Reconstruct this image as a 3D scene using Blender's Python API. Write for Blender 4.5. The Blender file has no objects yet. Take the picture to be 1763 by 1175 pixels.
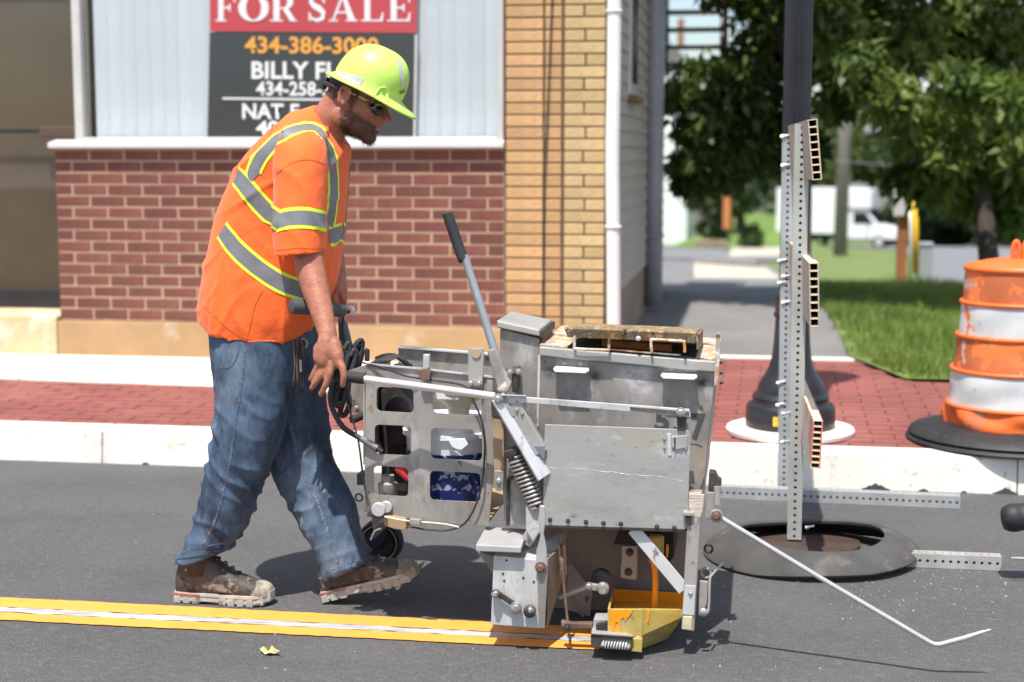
import bpy, bmesh, math, random
import numpy as np
from mathutils import Vector, Matrix, noise as mnoise
from mathutils.bvhtree import BVHTree

# ------------------------------------------------------------------ camera / world / sun / exposure
SC = bpy.context.scene
COL = SC.collection
CAM_H, YAW, PITCH, FPX, CX, CY = 1.42, math.radians(9.0), math.radians(6.87), 2700.0, 881.5, 587.5
cam_data = bpy.data.cameras.new('camera')
cam = bpy.data.objects.new('camera', cam_data); COL.objects.link(cam)
cam.location = (0, 0, CAM_H)
cam.rotation_euler = (math.pi / 2 - PITCH, 0, YAW)
cam_data.sensor_width = 36.0; cam_data.lens = 36.0 * FPX / 1763.0
cam_data.clip_start = 0.1; cam_data.clip_end = 3000
cam_data.dof.use_dof = True; cam_data.dof.focus_distance = 4.75; cam_data.dof.aperture_fstop = 2.3
SC.camera = cam

SUN_EL, SUN_AZ = math.radians(68.0), math.radians(8.0)       # shadows fall away from the camera, a little to the right
TO_SUN = Vector((-math.sin(SUN_AZ) * math.cos(SUN_EL), -math.cos(SUN_AZ) * math.cos(SUN_EL), math.sin(SUN_EL)))
world = bpy.data.worlds.new('World'); SC.world = world; world.use_nodes = True
wn, wl = world.node_tree.nodes, world.node_tree.links
wn.clear()
sky = wn.new('ShaderNodeTexSky'); sky.sky_type = 'NISHITA'; sky.sun_disc = False
sky.sun_elevation = SUN_EL; sky.sun_rotation = math.atan2(TO_SUN.x, TO_SUN.y); sky.altitude = 150
sky.air_density = 1.0; sky.dust_density = 1.6; sky.ozone_density = 1.2
wtc = wn.new('ShaderNodeTexCoord'); wmap = wn.new('ShaderNodeMapping'); wmap.inputs['Scale'].default_value = (1, 1, 3.0)
wno = wn.new('ShaderNodeTexNoise'); wno.inputs['Scale'].default_value = 2.6; wno.inputs['Detail'].default_value = 7; wno.inputs['Roughness'].default_value = .58
wr = wn.new('ShaderNodeValToRGB'); wr.color_ramp.elements[0].position = .48; wr.color_ramp.elements[1].position = .66
wmix = wn.new('ShaderNodeMixRGB'); wmix.inputs[2].default_value = (7.0, 7.3, 7.8, 1)
wbg = wn.new('ShaderNodeBackground'); wbg.inputs['Strength'].default_value = 0.125
wo = wn.new('ShaderNodeOutputWorld')
wl.new(wtc.outputs['Generated'], wmap.inputs['Vector']); wl.new(wmap.outputs[0], wno.inputs['Vector']); wl.new(wno.outputs['Fac'], wr.inputs[0])
wl.new(wr.outputs[0], wmix.inputs[0]); wl.new(sky.outputs[0], wmix.inputs[1]); wl.new(wmix.outputs[0], wbg.inputs[0]); wl.new(wbg.outputs[0], wo.inputs[0])
sun_data = bpy.data.lights.new('sun', 'SUN'); sun_data.energy = 4.6; sun_data.angle = math.radians(.53); sun_data.color = (1, .955, .89)
sun = bpy.data.objects.new('sun', sun_data); COL.objects.link(sun)
sun.rotation_euler = TO_SUN.to_track_quat('Z', 'Y').to_euler(); sun.location = (0, 0, 12)
vs = SC.view_settings
SC.display_settings.display_device = 'sRGB'
vs.view_transform = 'Standard'; vs.look = 'None'; vs.gamma = 1; vs.use_curve_mapping = False; vs.exposure = 0.6
SC.render.engine = 'CYCLES'
SC.cycles.use_denoising = True
try: SC.cycles.denoiser = 'OPENIMAGEDENOISE'
except Exception: pass
SC.cycles.max_bounces = 5; SC.cycles.transparent_max_bounces = 12; SC.cycles.use_adaptive_sampling = True; SC.cycles.adaptive_threshold = .02
SC.cycles.sample_clamp_indirect = 6

# ------------------------------------------------------------------ where a direction of the photograph meets the place
_R = Matrix.Rotation(YAW, 3, 'Z') @ Matrix.Rotation(math.pi / 2 - PITCH, 3, 'X')
CAMP = Vector((0, 0, CAM_H))
def ray(px, py): return _R @ Vector(((px - CX) / FPX, -(py - CY) / FPX, -1.0))
def G(px, py, z=0.0):
    d = ray(px, py); return CAMP + d * ((z - CAM_H) / d.z)
def PL(px, py, Y):
    d = ray(px, py); return CAMP + d * (Y / d.y)
def PX(px, py, X):
    d = ray(px, py); return CAMP + d * (X / d.x)
def PZ(px, py, Z): return CAMP + ray(px, py) * Z
def proj(p):
    q = _R.transposed() @ (Vector(p) - CAMP); return (CX - FPX * q.x / q.z, CY + FPX * q.y / q.z)
T0, TZ0, TS = 14.0, .20, .0534
def terr(y): return TZ0 - TS * max(0.0, y - T0)
def GT(px, py, lift=0.0):
    d = ray(px, py); t = (TZ0 + lift - CAM_H) / d.z if d.z < 0 else 1e9
    if t * d.y > T0:
        t = (TZ0 + lift + TS * T0 - CAM_H) / (d.z + TS * d.y)
    return CAMP + d * t

# ------------------------------------------------------------------ objects
def link(o): COL.objects.link(o); return o
def tag(o, label=None, cat=None, group=None, kind=None):
    if label: o['label'] = label
    if cat: o['category'] = cat
    if group: o['group'] = group
    if kind: o['kind'] = kind
    return o
def thing(name, loc, label, cat, group=None):
    o = link(bpy.data.objects.new(name, None)); o.location = loc; o.empty_display_size = .1
    return tag(o, label, cat, group)
def world_loc(o):
    v = Vector((0, 0, 0))
    while o is not None: v = v + Vector(o.location); o = o.parent
    return v
def mk(name, me, mat, parent=None, smooth=False, loc=None, angle=None):
    """links mesh `me` (given in world coordinates) with its origin at loc or its parent's place"""
    o = link(bpy.data.objects.new(name, me))
    base = world_loc(parent) if parent is not None else Vector((0, 0, 0))
    if loc is None: loc = base if parent is not None else Vector((0, 0, 0))
    loc = Vector(loc)
    me.transform(Matrix.Translation(-loc))
    o.location = loc - base; o.parent = parent
    for m in (mat if isinstance(mat, (list, tuple)) else [mat]): me.materials.append(m)
    if smooth:
        for p in me.polygons: p.use_smooth = True
        if angle is not None:
            try: me.set_sharp_from_angle(angle=math.radians(angle))
            except Exception: pass
    return o
def me_of(bm, name='m'):
    me = bpy.data.meshes.new(name); bmesh.ops.recalc_face_normals(bm, faces=bm.faces[:]); bm.to_mesh(me); bm.free(); return me
def me_raw(v, f, name='m'):
    me = bpy.data.meshes.new(name); me.from_pydata([tuple(a) for a in v], [], f); me.update(); return me
def bm_box(bm, lo, hi):
    x0, y0, z0 = lo; x1, y1, z1 = hi
    vs_ = [bm.verts.new(c) for c in ((x0,y0,z0),(x1,y0,z0),(x1,y1,z0),(x0,y1,z0),(x0,y0,z1),(x1,y0,z1),(x1,y1,z1),(x0,y1,z1))]
    for f in ((0,3,2,1),(4,5,6,7),(0,1,5,4),(1,2,6,5),(2,3,7,6),(3,0,4,7)): bm.faces.new([vs_[i] for i in f])
    return vs_
def bevel(bm, w, seg=2, ang=30):
    if w <= 0: return
    bmesh.ops.remove_doubles(bm, verts=bm.verts[:], dist=1e-6)
    bmesh.ops.recalc_face_normals(bm, faces=bm.faces[:])
    ed = [e for e in bm.edges if len(e.link_faces) == 2 and e.calc_face_angle(0) > math.radians(ang)]
    try: bmesh.ops.bevel(bm, geom=ed, offset=w, segments=seg, profile=.5, affect='EDGES', clamp_overlap=True)
    except Exception: pass
def box_me(lo, hi, bv=0.0, seg=2):
    bm = bmesh.new(); bm_box(bm, lo, hi); bevel(bm, bv, seg); return me_of(bm)
def box8(pts, bv=0.0, seg=2):
    """eight corners: four of one face in order, then the four opposite"""
    bm = bmesh.new(); v = [bm.verts.new(p) for p in pts]
    for f in ((3,2,1,0),(4,5,6,7),(0,1,5,4),(1,2,6,5),(2,3,7,6),(3,0,4,7)): bm.faces.new([v[i] for i in f])
    bevel(bm, bv, seg); return me_of(bm)
def prism(pts, off, bv=0.0, seg=2):
    """flat outline pts (3D) given thickness by the vector off"""
    off = Vector(off); bm = bmesh.new(); a = [bm.verts.new(p) for p in pts]; b = [bm.verts.new(Vector(p) + off) for p in pts]
    n = len(a); bm.faces.new(a); bm.faces.new(b[::-1])
    for i in range(n): bm.faces.new((a[i], b[i], b[(i + 1) % n], a[(i + 1) % n]))
    bevel(bm, bv, seg); return me_of(bm)
def frame_of(d):
    d = Vector(d).normalized(); u = d.cross(Vector((0, 0, 1)))
    if u.length < 1e-3: u = d.cross(Vector((0, 1, 0)))
    u.normalize(); return u, u.cross(d).normalized()
def spline(pts, n=6):
    P = [Vector(p) for p in pts]
    if len(P) < 3: return P
    out = []
    for i in range(len(P) - 1):
        a = P[i - 1] if i else P[0] * 2 - P[1]; b, c = P[i], P[i + 1]; d = P[i + 2] if i + 2 < len(P) else P[-1] * 2 - P[-2]
        for k in range(n):
            t = k / n
            out.append(.5 * ((2 * b) + (-a + c) * t + (2 * a - 5 * b + 4 * c - d) * t * t + (-a + 3 * b - 3 * c + d) * t ** 3))
    out.append(P[-1]); return out
def tube_bm(bm, pts, r, n=10, cap=True):
    P = [Vector(p) for p in pts]; R = r if isinstance(r, (list, tuple)) else [r] * len(P)
    rings = []; u = None
    for i, p in enumerate(P):
        d = (P[min(i + 1, len(P) - 1)] - P[max(i - 1, 0)]).normalized()
        if u is None: u, w = frame_of(d)
        else:
            u = (u - d * u.dot(d))
            if u.length < 1e-6: u, w = frame_of(d)
            u.normalize(); w = u.cross(d)
        rings.append([bm.verts.new(p + (u * math.cos(2 * math.pi * k / n) + w * math.sin(2 * math.pi * k / n)) * R[i]) for k in range(n)])
    for a, b in zip(rings, rings[1:]):
        for k in range(n): bm.faces.new((a[k], a[(k + 1) % n], b[(k + 1) % n], b[k]))
    if cap: bm.faces.new(rings[0][::-1]); bm.faces.new(rings[-1])
def tube_me(pts, r, n=10):
    bm = bmesh.new(); tube_bm(bm, pts, r, n); return me_of(bm)
def bar_me(p, q, wdir, w, t, bv=.002):
    """flat bar from p to q, w wide along wdir and t thick"""
    p, q = Vector(p), Vector(q); d = (q - p).normalized(); wv = Vector(wdir); wv = (wv - d * wv.dot(d)).normalized() * (w / 2)
    tv = d.cross(wv).normalized() * (t / 2)
    return box8([p - wv - tv, p + wv - tv, p + wv + tv, p - wv + tv, q - wv - tv, q + wv - tv, q + wv + tv, q - wv + tv], bv)
def lathe_bm(bm, prof, c, n=32, axis=(0, 0, 1)):
    c = Vector(c); ax = Vector(axis).normalized(); u, w = frame_of(ax); rings = []
    for r, h in prof:
        rings.append([bm.verts.new(c + ax * h + (u * math.cos(2 * math.pi * k / n) + w * math.sin(2 * math.pi * k / n)) * max(r, 1e-4)) for k in range(n)])
    for a, b in zip(rings, rings[1:]):
        for k in range(n): bm.faces.new((a[k], a[(k + 1) % n], b[(k + 1) % n], b[k]))
    bm.faces.new(rings[0][::-1]); bm.faces.new(rings[-1])
def lathe_me(prof, c, n=32, axis=(0, 0, 1)):
    bm = bmesh.new(); lathe_bm(bm, prof, c, n, axis); return me_of(bm)
def bolt_me(c, r=.008, h=.007, axis=(0, -1, 0)):
    bm = bmesh.new(); lathe_bm(bm, [(r * 1.5, 0), (r * 1.5, h * .25), (r * 1.45, h * .3)], c, 14, axis)
    lathe_bm(bm, [(r, h * .3), (r, h * .9), (r * .8, h * 1.05)], c, 6, axis); return me_of(bm)
def ring_me(c, R, r, axis, n=28, m=8):
    ax = Vector(axis).normalized(); u, w = frame_of(ax); c = Vector(c); v = []; f = []
    for i in range(n):
        a = 2 * math.pi * i / n; d = u * math.cos(a) + w * math.sin(a)
        for j in range(m):
            b = 2 * math.pi * j / m; v.append(c + d * (R + r * math.cos(b)) + ax * (r * math.sin(b)))
    for i in range(n):
        for j in range(m):
            f.append((i * m + j, ((i + 1) % n) * m + j, ((i + 1) % n) * m + (j + 1) % m, i * m + (j + 1) % m))
    return me_raw(v, f)
def copy_tree(o, parent=None):
    c = o.copy(); link(c); c.parent = parent
    for ch in list(o.children): copy_tree(ch, c)
    return c

# ------------------------------------------------------------------ materials
MATS = {}
def nmat(name, base=(.5, .5, .5), rough=.6, metal=0.0, var=0.0, vscale=6.0, var2=None, spots=None, bump=0.0, bscale=60.0, stretch=(1, 1, 1), spec=.5, wear=None, coat=0.0, brough=None, coords='Object', per=0.0, trans=0.0, sheen=0.0, blots=None):
    """procedural principled material: two noise octaves of tone (var), optional stain colour (var2 with its cover), specks, wear and fine relief"""
    if name in MATS: return MATS[name]
    m = bpy.data.materials.new(name); m.use_nodes = True; N, L = m.node_tree.nodes, m.node_tree.links
    b = N['Principled BSDF']; b.inputs['Roughness'].default_value = rough; b.inputs['Metallic'].default_value = metal
    b.inputs['Specular IOR Level'].default_value = spec
    if coat: b.inputs['Coat Weight'].default_value = coat
    if sheen: b.inputs['Sheen Weight'].default_value = sheen
    if trans: b.inputs['Transmission Weight'].default_value = trans
    tc = N.new('ShaderNodeTexCoord'); mp = N.new('ShaderNodeMapping'); mp.inputs['Scale'].default_value = stretch
    L.new(tc.outputs[coords], mp.inputs['Vector']); vec = mp.outputs[0]
    def noise(sc, det=5, rg=.6, v=vec):
        n = N.new('ShaderNodeTexNoise'); n.inputs['Scale'].default_value = sc; n.inputs['Detail'].default_value = det; n.inputs['Roughness'].default_value = rg
        L.new(v, n.inputs['Vector']); return n
    def ramp(src, a, bb, c0=(0, 0, 0, 1), c1=(1, 1, 1, 1)):
        r = N.new('ShaderNodeValToRGB'); e = r.color_ramp.elements; e[0].position = a; e[1].position = bb; e[0].color = c0; e[1].color = c1; L.new(src, r.inputs[0]); return r
    def mix(fac, a, bb, mode='MIX'):
        x = N.new('ShaderNodeMixRGB'); x.blend_type = mode
        if isinstance(fac, (int, float)): x.inputs[0].default_value = fac
        else: L.new(fac, x.inputs[0])
        for i, s in ((1, a), (2, bb)):
            if isinstance(s, tuple): x.inputs[i].default_value = (*s[:3], 1)
            else: L.new(s, x.inputs[i])
        return x.outputs[0]
    col = tuple(base)
    if var:
        lo = tuple(max(0, c * (1 - var)) for c in base); hi = tuple(min(1, c * (1 + var)) for c in base)
        r = ramp(noise(vscale).outputs['Fac'], .32, .68, (*lo, 1), (*hi, 1)); col = r.outputs[0]
    if per:
        oi = N.new('ShaderNodeObjectInfo'); mr = N.new('ShaderNodeMapRange'); L.new(oi.outputs['Random'], mr.inputs['Value'])
        mr.inputs['To Min'].default_value = 1 - per; mr.inputs['To Max'].default_value = 1 + per
        hs = N.new('ShaderNodeHueSaturation'); L.new(mr.outputs[0], hs.inputs['Value'])
        if isinstance(col, tuple): hs.inputs['Color'].default_value = (*col, 1)
        else: L.new(col, hs.inputs['Color'])
        mr2 = N.new('ShaderNodeMapRange'); mul = N.new('ShaderNodeMath'); mul.operation = 'FRACT'; m10 = N.new('ShaderNodeMath'); m10.operation = 'MULTIPLY'; m10.inputs[1].default_value = 17.3
        L.new(oi.outputs['Random'], m10.inputs[0]); L.new(m10.outputs[0], mul.inputs[0]); L.new(mul.outputs[0], mr2.inputs['Value'])
        mr2.inputs['To Min'].default_value = .5 - per * .03; mr2.inputs['To Max'].default_value = .5 + per * .03; L.new(mr2.outputs[0], hs.inputs['Hue'])
        col = hs.outputs[0]
    for st in ([var2] if var2 and not isinstance(var2, list) else (var2 or [])):
        c2, sc, a, bb = st[:4]
        col = mix(ramp(noise(sc, 6, .65).outputs['Fac'], a, bb).outputs[0], col, c2)
    if spots:
        c2, sc, a, bb = spots
        vo = N.new('ShaderNodeTexNoise'); vo.inputs['Scale'].default_value = sc; vo.inputs['Detail'].default_value = 2; L.new(tc.outputs[coords], vo.inputs['Vector'])
        col = mix(ramp(vo.outputs['Fac'], a, bb).outputs[0], col, c2)
    for (bc_, br_, bcol) in (blots or []):
        vm = N.new('ShaderNodeVectorMath'); vm.operation = 'DISTANCE'; L.new(tc.outputs[coords], vm.inputs[0]); vm.inputs[1].default_value = tuple(bc_)
        mr = N.new('ShaderNodeMapRange'); mr.interpolation_type = 'SMOOTHSTEP'; L.new(vm.outputs['Value'], mr.inputs['Value']); mr.inputs['From Min'].default_value = 0; mr.inputs['From Max'].default_value = br_; mr.inputs['To Min'].default_value = 1; mr.inputs['To Max'].default_value = 0
        ml = N.new('ShaderNodeMath'); ml.operation = 'MULTIPLY'; L.new(mr.outputs[0], ml.inputs[0]); L.new(ramp(noise(38, 4, .6, tc.outputs[coords]).outputs['Fac'], .3, .62).outputs[0], ml.inputs[1]); col = mix(ml.outputs[0], col, bcol)
    if isinstance(col, tuple): b.inputs['Base Color'].default_value = (*col, 1)
    else: L.new(col, b.inputs['Base Color'])
    if brough:
        r = N.new('ShaderNodeMapRange'); L.new(noise(vscale * 1.7).outputs['Fac'], r.inputs['Value']); r.inputs['From Min'].default_value = .3; r.inputs['From Max'].default_value = .7
        r.inputs['To Min'].default_value = rough - brough; r.inputs['To Max'].default_value = rough + brough; L.new(r.outputs[0], b.inputs['Roughness'])
    if bump:
        bp = N.new('ShaderNodeBump'); bp.inputs['Strength'].default_value = min(1, bump * 1.0); bp.inputs['Distance'].default_value = .004
        L.new(noise(bscale, 4, .6).outputs['Fac'], bp.inputs['Height']); L.new(bp.outputs[0], b.inputs['Normal'])
    MATS[name] = m; return m

# ------------------------------------------------------------------ the setting's materials
M_asph = nmat('asphalt', (.080, .079, .079), .86, var=.14, vscale=1.6, stretch=(.8, 1.2, 1), var2=[((.115, .112, .108), 34, .52, .66), ((.055, .055, .057), 60, .54, .68), ((.060, .060, .062), 2.3, .54, .74)], spots=((.24, .225, .21), 230, .58, .70), bump=1.0, bscale=190, spec=.35)
M_asph2 = nmat('worn asphalt', (.16, .165, .17), .9, var=.15, vscale=1.2, bump=.4, bscale=90)
M_alley = nmat('alley asphalt', (.17, .165, .16), .9, var=.22, vscale=.9, spots=((.2, .19, .17), 120, .6, .7), bump=.5, bscale=90)
M_yel = nmat('yellow thermoplastic', (.83, .325, .055), .55, var=.08, vscale=9, var2=((.60, .26, .03), 40, .62, .8), spots=((.9, .5, .15), 260, .66, .72), bump=.35, bscale=160)
M_wline = nmat('glass bead stripe', (.46, .46, .48), .4, var=.35, vscale=14, stretch=(.5, 4, 1), var2=((.16, .15, .15), 22, .55, .75), bump=.5, bscale=260, spec=.8)
M_kerb = nmat('kerb concrete', (.74, .71, .64), .85, var=.07, vscale=3, var2=[((.42, .37, .30), 5, .54, .76), ((.30, .27, .22), 23, .60, .74), ((.16, .15, .13), 55, .66, .74)], bump=.5, bscale=70)
M_tanconc = nmat('tan concrete', (.46, .40, .32), .85, var=.1, vscale=2)
M_conc = nmat('pale concrete', (.76, .72, .63), .85, var=.08, vscale=2, var2=[((.5, .45, .37), 4, .54, .76), ((.35, .31, .26), 19, .64, .76)], bump=.2, bscale=110)
M_paver = nmat('red brick paver', (.225, .072, .056), .8, var=.22, vscale=2.2, var2=[((.19, .072, .06), 9, .54, .74), ((.28, .11, .09), 1.1, .54, .7)], bump=.3, bscale=80, per=.15)
M_pavbase = nmat('paver sand', (.15, .062, .05), .9, var=.2, vscale=20)
M_grassground = nmat('lawn soil', (.12, .165, .035), .95, var=.35, vscale=2.5, var2=((.14, .12, .06), 1.3, .62, .8))
M_redbrick = nmat('red wall brick', (.150, .050, .037), .82, var=.2, vscale=9, var2=((.09, .04, .035), 26, .55, .8), bump=.6, bscale=60, per=.17, stretch=(1, 1, 1))
M_mortar = nmat('tan mortar', (.40, .275, .18), .92, var=.12, vscale=8, bump=.4, bscale=120)
M_buff = nmat('buff wall brick', (.50, .305, .145), .84, var=.16, vscale=8, var2=[((.33, .19, .09), 5, .54, .74), ((.2, .13, .07), 17, .64, .74)], bump=.4, bscale=60, per=.13)
M_buff2 = nmat('pale buff wall brick', (.50, .365, .18), .84, var=.16, vscale=8, var2=[((.36, .25, .13), 5, .54, .74), ((.22, .16, .09), 17, .64, .74)], bump=.4, bscale=60, per=.11)
M_mortar2 = nmat('dark sandy mortar', (.10, .068, .04), .95, var=.35, vscale=12, bump=.4, bscale=120)
M_found = nmat('painted foundation', (.37, .23, .115), .85, var=.12, vscale=2.5, var2=[((.46, .38, .28), 4, .60, .74), ((.36, .2, .09), 9, .6, .8)], bump=.3, bscale=50)
M_threshold = nmat('threshold stone', (.52, .40, .24), .85, var=.12, vscale=3, var2=((.68, .62, .5), 5, .5, .7), bump=.3, bscale=50)
M_sill = nmat('aluminium sill', (.66, .65, .62), .45, metal=.15, var=.08, vscale=4, var2=((.42, .40, .36), 12, .62, .8), stretch=(.3, 1, 3))
M_frame = nmat('aluminium frame', (.62, .60, .56), .4, metal=.3, var=.08, vscale=5)
M_blind = nmat('vertical blind fabric', (.53, .58, .61), .8, var=.04, vscale=3, per=.05)
M_black = nmat('black rubber', (.018, .018, .02), .62, var=.3, vscale=12, var2=((.06, .055, .05), 30, .58, .75), bump=.2, bscale=120)
M_blackm = nmat('black painted metal', (.016, .017, .021), .38, var=.2, vscale=8, var2=((.05, .04, .03), 14, .64, .78))
M_trim = nmat('dark brown trim', (.10, .06, .045), .7, var=.2, vscale=8)
M_pipe = nmat('white painted downspout', (.78, .77, .74), .5, var=.06, vscale=3, var2=((.48, .45, .4), 8, .64, .84))
M_siding = nmat('warm grey clapboard', (.42, .37, .33), .75, var=.1, vscale=3, var2=((.3, .27, .24), 4, .58, .8), stretch=(1, .4, 2))
M_sidefound = nmat('side foundation', (.30, .22, .16), .9, var=.25, vscale=2.5, bump=.5, bscale=30)
M_greypipe = nmat('grey downspout', (.27, .28, .30), .5, var=.1, vscale=4)
M_doorint = nmat('brown interior', (.26, .21, .155), .8, var=.2, vscale=.8)
M_signblack = nmat('sign black print', (.024, .026, .030), .4, var=.05, vscale=2)
M_signred = nmat('sign red print', (.52, .035, .045), .4, var=.05, vscale=2)
M_signwhite = nmat('sign white print', (.80, .80, .80), .5)
M_signorange = nmat('sign orange print', (.82, .36, .03), .5)
def glass_mat(name, tint=(.9, .95, .95), rough=.02, refl=.12, alpha=.10):
    m = bpy.data.materials.new(name); m.use_nodes = True; N, L = m.node_tree.nodes, m.node_tree.links; N.clear()
    t = N.new('ShaderNodeBsdfTransparent'); t.inputs[0].default_value = (*tint, 1); g = N.new('ShaderNodeBsdfGlossy'); g.inputs['Roughness'].default_value = rough
    lw = N.new('ShaderNodeLayerWeight'); pw = N.new('ShaderNodeMath'); pw.operation = 'POWER'; pw.inputs[1].default_value = 4.0; f = N.new('ShaderNodeMath'); f.operation = 'MULTIPLY_ADD'; f.inputs[1].default_value = .8; f.inputs[2].default_value = .05
    L.new(lw.outputs['Facing'], pw.inputs[0]); L.new(pw.outputs[0], f.inputs[0]); mx = N.new('ShaderNodeMixShader'); o = N.new('ShaderNodeOutputMaterial')
    L.new(f.outputs[0], mx.inputs[0]); L.new(t.outputs[0], mx.inputs[1]); L.new(g.outputs[0], mx.inputs[2]); L.new(mx.outputs[0], o.inputs[0]); return m
M_glass = glass_mat('window glass', (.98, .99, .99))
M_glassd = glass_mat('door glass', (.80, .78, .74))

# ------------------------------------------------------------------ road, kerb, pavement
kA, kB = G(0, 792, 0), G(1763, 853, 0)                    # foot of the kerb
kd = (kB - kA).normalized(); kn = Vector((-kd.y, kd.x, 0))   # along the kerb, and towards the building
def K(s, t, z): return kA + kd * s + kn * t + Vector((0, 0, z))
BLD = PZ(480, 560, 9.31); YB = BLD.y                      # plane of the shop front
def sheet(name, pts, mat, parent=None, kind='structure', thick=None):
    bm = bmesh.new(); bm.faces.new([bm.verts.new(p) for p in pts])
    if max(p[1] for p in pts) > T0 > min(p[1] for p in pts):
        bmesh.ops.bisect_plane(bm, geom=bm.verts[:] + bm.edges[:] + bm.faces[:], plane_co=(0, T0, 0), plane_no=(0, 1, 0))
    bmesh.ops.triangulate(bm, faces=[f for f in bm.faces if len(f.verts) > 4])
    me = me_of(bm)
    for p in me.polygons:
        if p.normal.z < 0: p.flip()
    o = mk(name, me, mat, parent)
    if kind: o['kind'] = kind
    return o
road = sheet('road', [(-60, -40, 0), (60, -40, 0), K(60, .06, 0), K(-50, .06, 0)], M_asph)
# a worn patch of painted lines: two yellow stripes and the beaded stripe between them
def ptsG(l, z): return [G(x, y, z) for x, y in l]
lx0, lx1 = G(-500, 1018, 0), G(1090, 1083, 0)
def stripe(name, yl, yr, mat, z, xr=1060, wob=0.0, seed=1):
    """stripe from beyond the left of the picture to the applicator; yl, yr: upper and lower picture rows at x=0 and x=1000"""
    rnd = random.Random(seed); n = 90; top = []; bot = []
    for i in range(n + 1):
        x = -420 + (xr + 420) * i / n
        f = x / 1000
        a = yl[0] + (yr[0] - yl[0]) * f; b = yl[1] + (yr[1] - yl[1]) * f
        top.append(G(x, a + rnd.uniform(-wob, wob), z)); bot.append(G(x, b + rnd.uniform(-wob, wob), z))
    v = top + bot; k = len(top); fs = [(i + k, i + k + 1, i + 1, i) for i in range(k - 1)]
    me = me_raw(v, fs); o = mk(name, me, mat, road); return o
stripe('yellow_stripe', (1028, 1044.5), (1079, 1095.5), M_yel, .004, 1060, .55, 3)
stripe('beaded_stripe', (1045, 1053.5), (1096, 1103.5), M_wline, .0035, 1040, .9, 4)
stripe('yellow_stripe', (1054, 1067), (1104, 1117), M_yel, .004, 1030, .55, 5)
# kerb stones
for i in range(9):
    s0 = -2.2 + i * 1.35
    o = mk('kerb_stone', prism([K(s0 + .002, .0, -.05), K(s0 + .002, .018, .145), K(s0 + .002, .03, .152), K(s0 + .002, .17, .155), K(s0 + .002, .17, -.05)], kd * 1.346, .006), M_kerb, None)
    if i == 0: kerb = link(bpy.data.objects.new('kerb', None)); kerb['kind'] = 'structure'
    o.parent = kerb
tar = nmat('tar smear', (.05, .05, .052), .85)
rt = random.Random(9)
for px_c, wpx in ((1508, 46), (1731, 40), (1590, 16), (1660, 10), (250, 14)):
    c = G(px_c, 792 + .0346 * px_c, 0); sc = (c - kA).dot(kd); w = wpx / 390.0; poly = []
    for k in range(13):
        f = k / 12; h = .004 + .026 * math.sin(math.pi * f) ** 1.5 * rt.uniform(.6, 1.0) * min(1, wpx / 40); poly.append((sc - w / 2 + w * f, h))
    poly += [(sc + w / 2, -.01), (sc - w / 2, -.01)]
    o = mk('tar_smear', prism([K(a, .018 * (z + .05) / .195 - .0012, z) for a, z in poly], kn * .004), tar, None); o.parent = kerb
# pavement slab, the concrete walk along the shop and the pavers
def zpav(t): return .150 + .022 * t
dep = (YB - K(3, 0, 0).y)
def P_px(px, py):       # a picture point on the sloping pavement -> (s,t)
    p = G(px, py, .18)
    for _ in range(6): t = (p - kA).dot(kn); p = G(px, py, zpav(t))
    return (p - kA).dot(kd), (p - kA).dot(kn)
tR0 = P_px(1478, 620)[1]
pav = sheet('pavement', [K(-3, .165, zpav(.165) - .012), K(13, .165, zpav(.165) - .012), K(13, tR0 + .07, zpav(tR0) - .012), K(-3, tR0 + .07, zpav(tR0) - .012)], M_pavbase)
# pavers: herringbone-free running bond, each a proud block; only where the camera sees them
sa, ta = P_px(0, 650); sb, tb = P_px(360, 664)
walk_t0, walk_t1 = ta, tb                                   # front edge of the concrete walk at the two sides
sC, tC = P_px(866, 640)
sR, tR = P_px(1478, 620); sE, tE = P_px(1560, 656)
def paver_edge(s):                                          # the pavers end at the walk on the left and at the alley on the right
    if s < sC: return ta + (tb - ta) * (s - sa) / (sb - sa)
    if s < sR: return tR
    if s < sE: return tR + (tE - tR) * (s - sR) / (sE - sR)
    return tE
bmP = bmesh.new(); rnd = random.Random(7); rows = 0
L_, W_ = .203, .098
t = .172
while t < 3.4:
    s = -1.0 + (L_ / 2 if rows % 2 else 0)
    while s < 8.6:
        if t + W_ < paver_edge(s + .1):
            z = zpav(t) + rnd.uniform(-.0015, .0015)
            a, b = s + .0015, s + L_ - .0015; c, d = t + .0015, t + W_ - .0015
            top = [bmP.verts.new(K(x, y, z + rnd.uniform(-.0008, .0008))) for x, y in ((a + .003, c + .003), (b - .003, c + .003), (b - .003, d - .003), (a + .003, d - .003))]
            low = [bmP.verts.new(K(x, y, z - .012)) for x, y in ((a, c), (b, c), (b, d), (a, d))]
            bmP.faces.new(top)
            for k in range(4): bmP.faces.new((low[k], low[(k + 1) % 4], top[(k + 1) % 4], top[k]))
        s += L_
    t += W_; rows += 1
o = mk('paver_bricks', me_of(bmP), M_paver, pav); o['kind'] = 'stuff'
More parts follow.
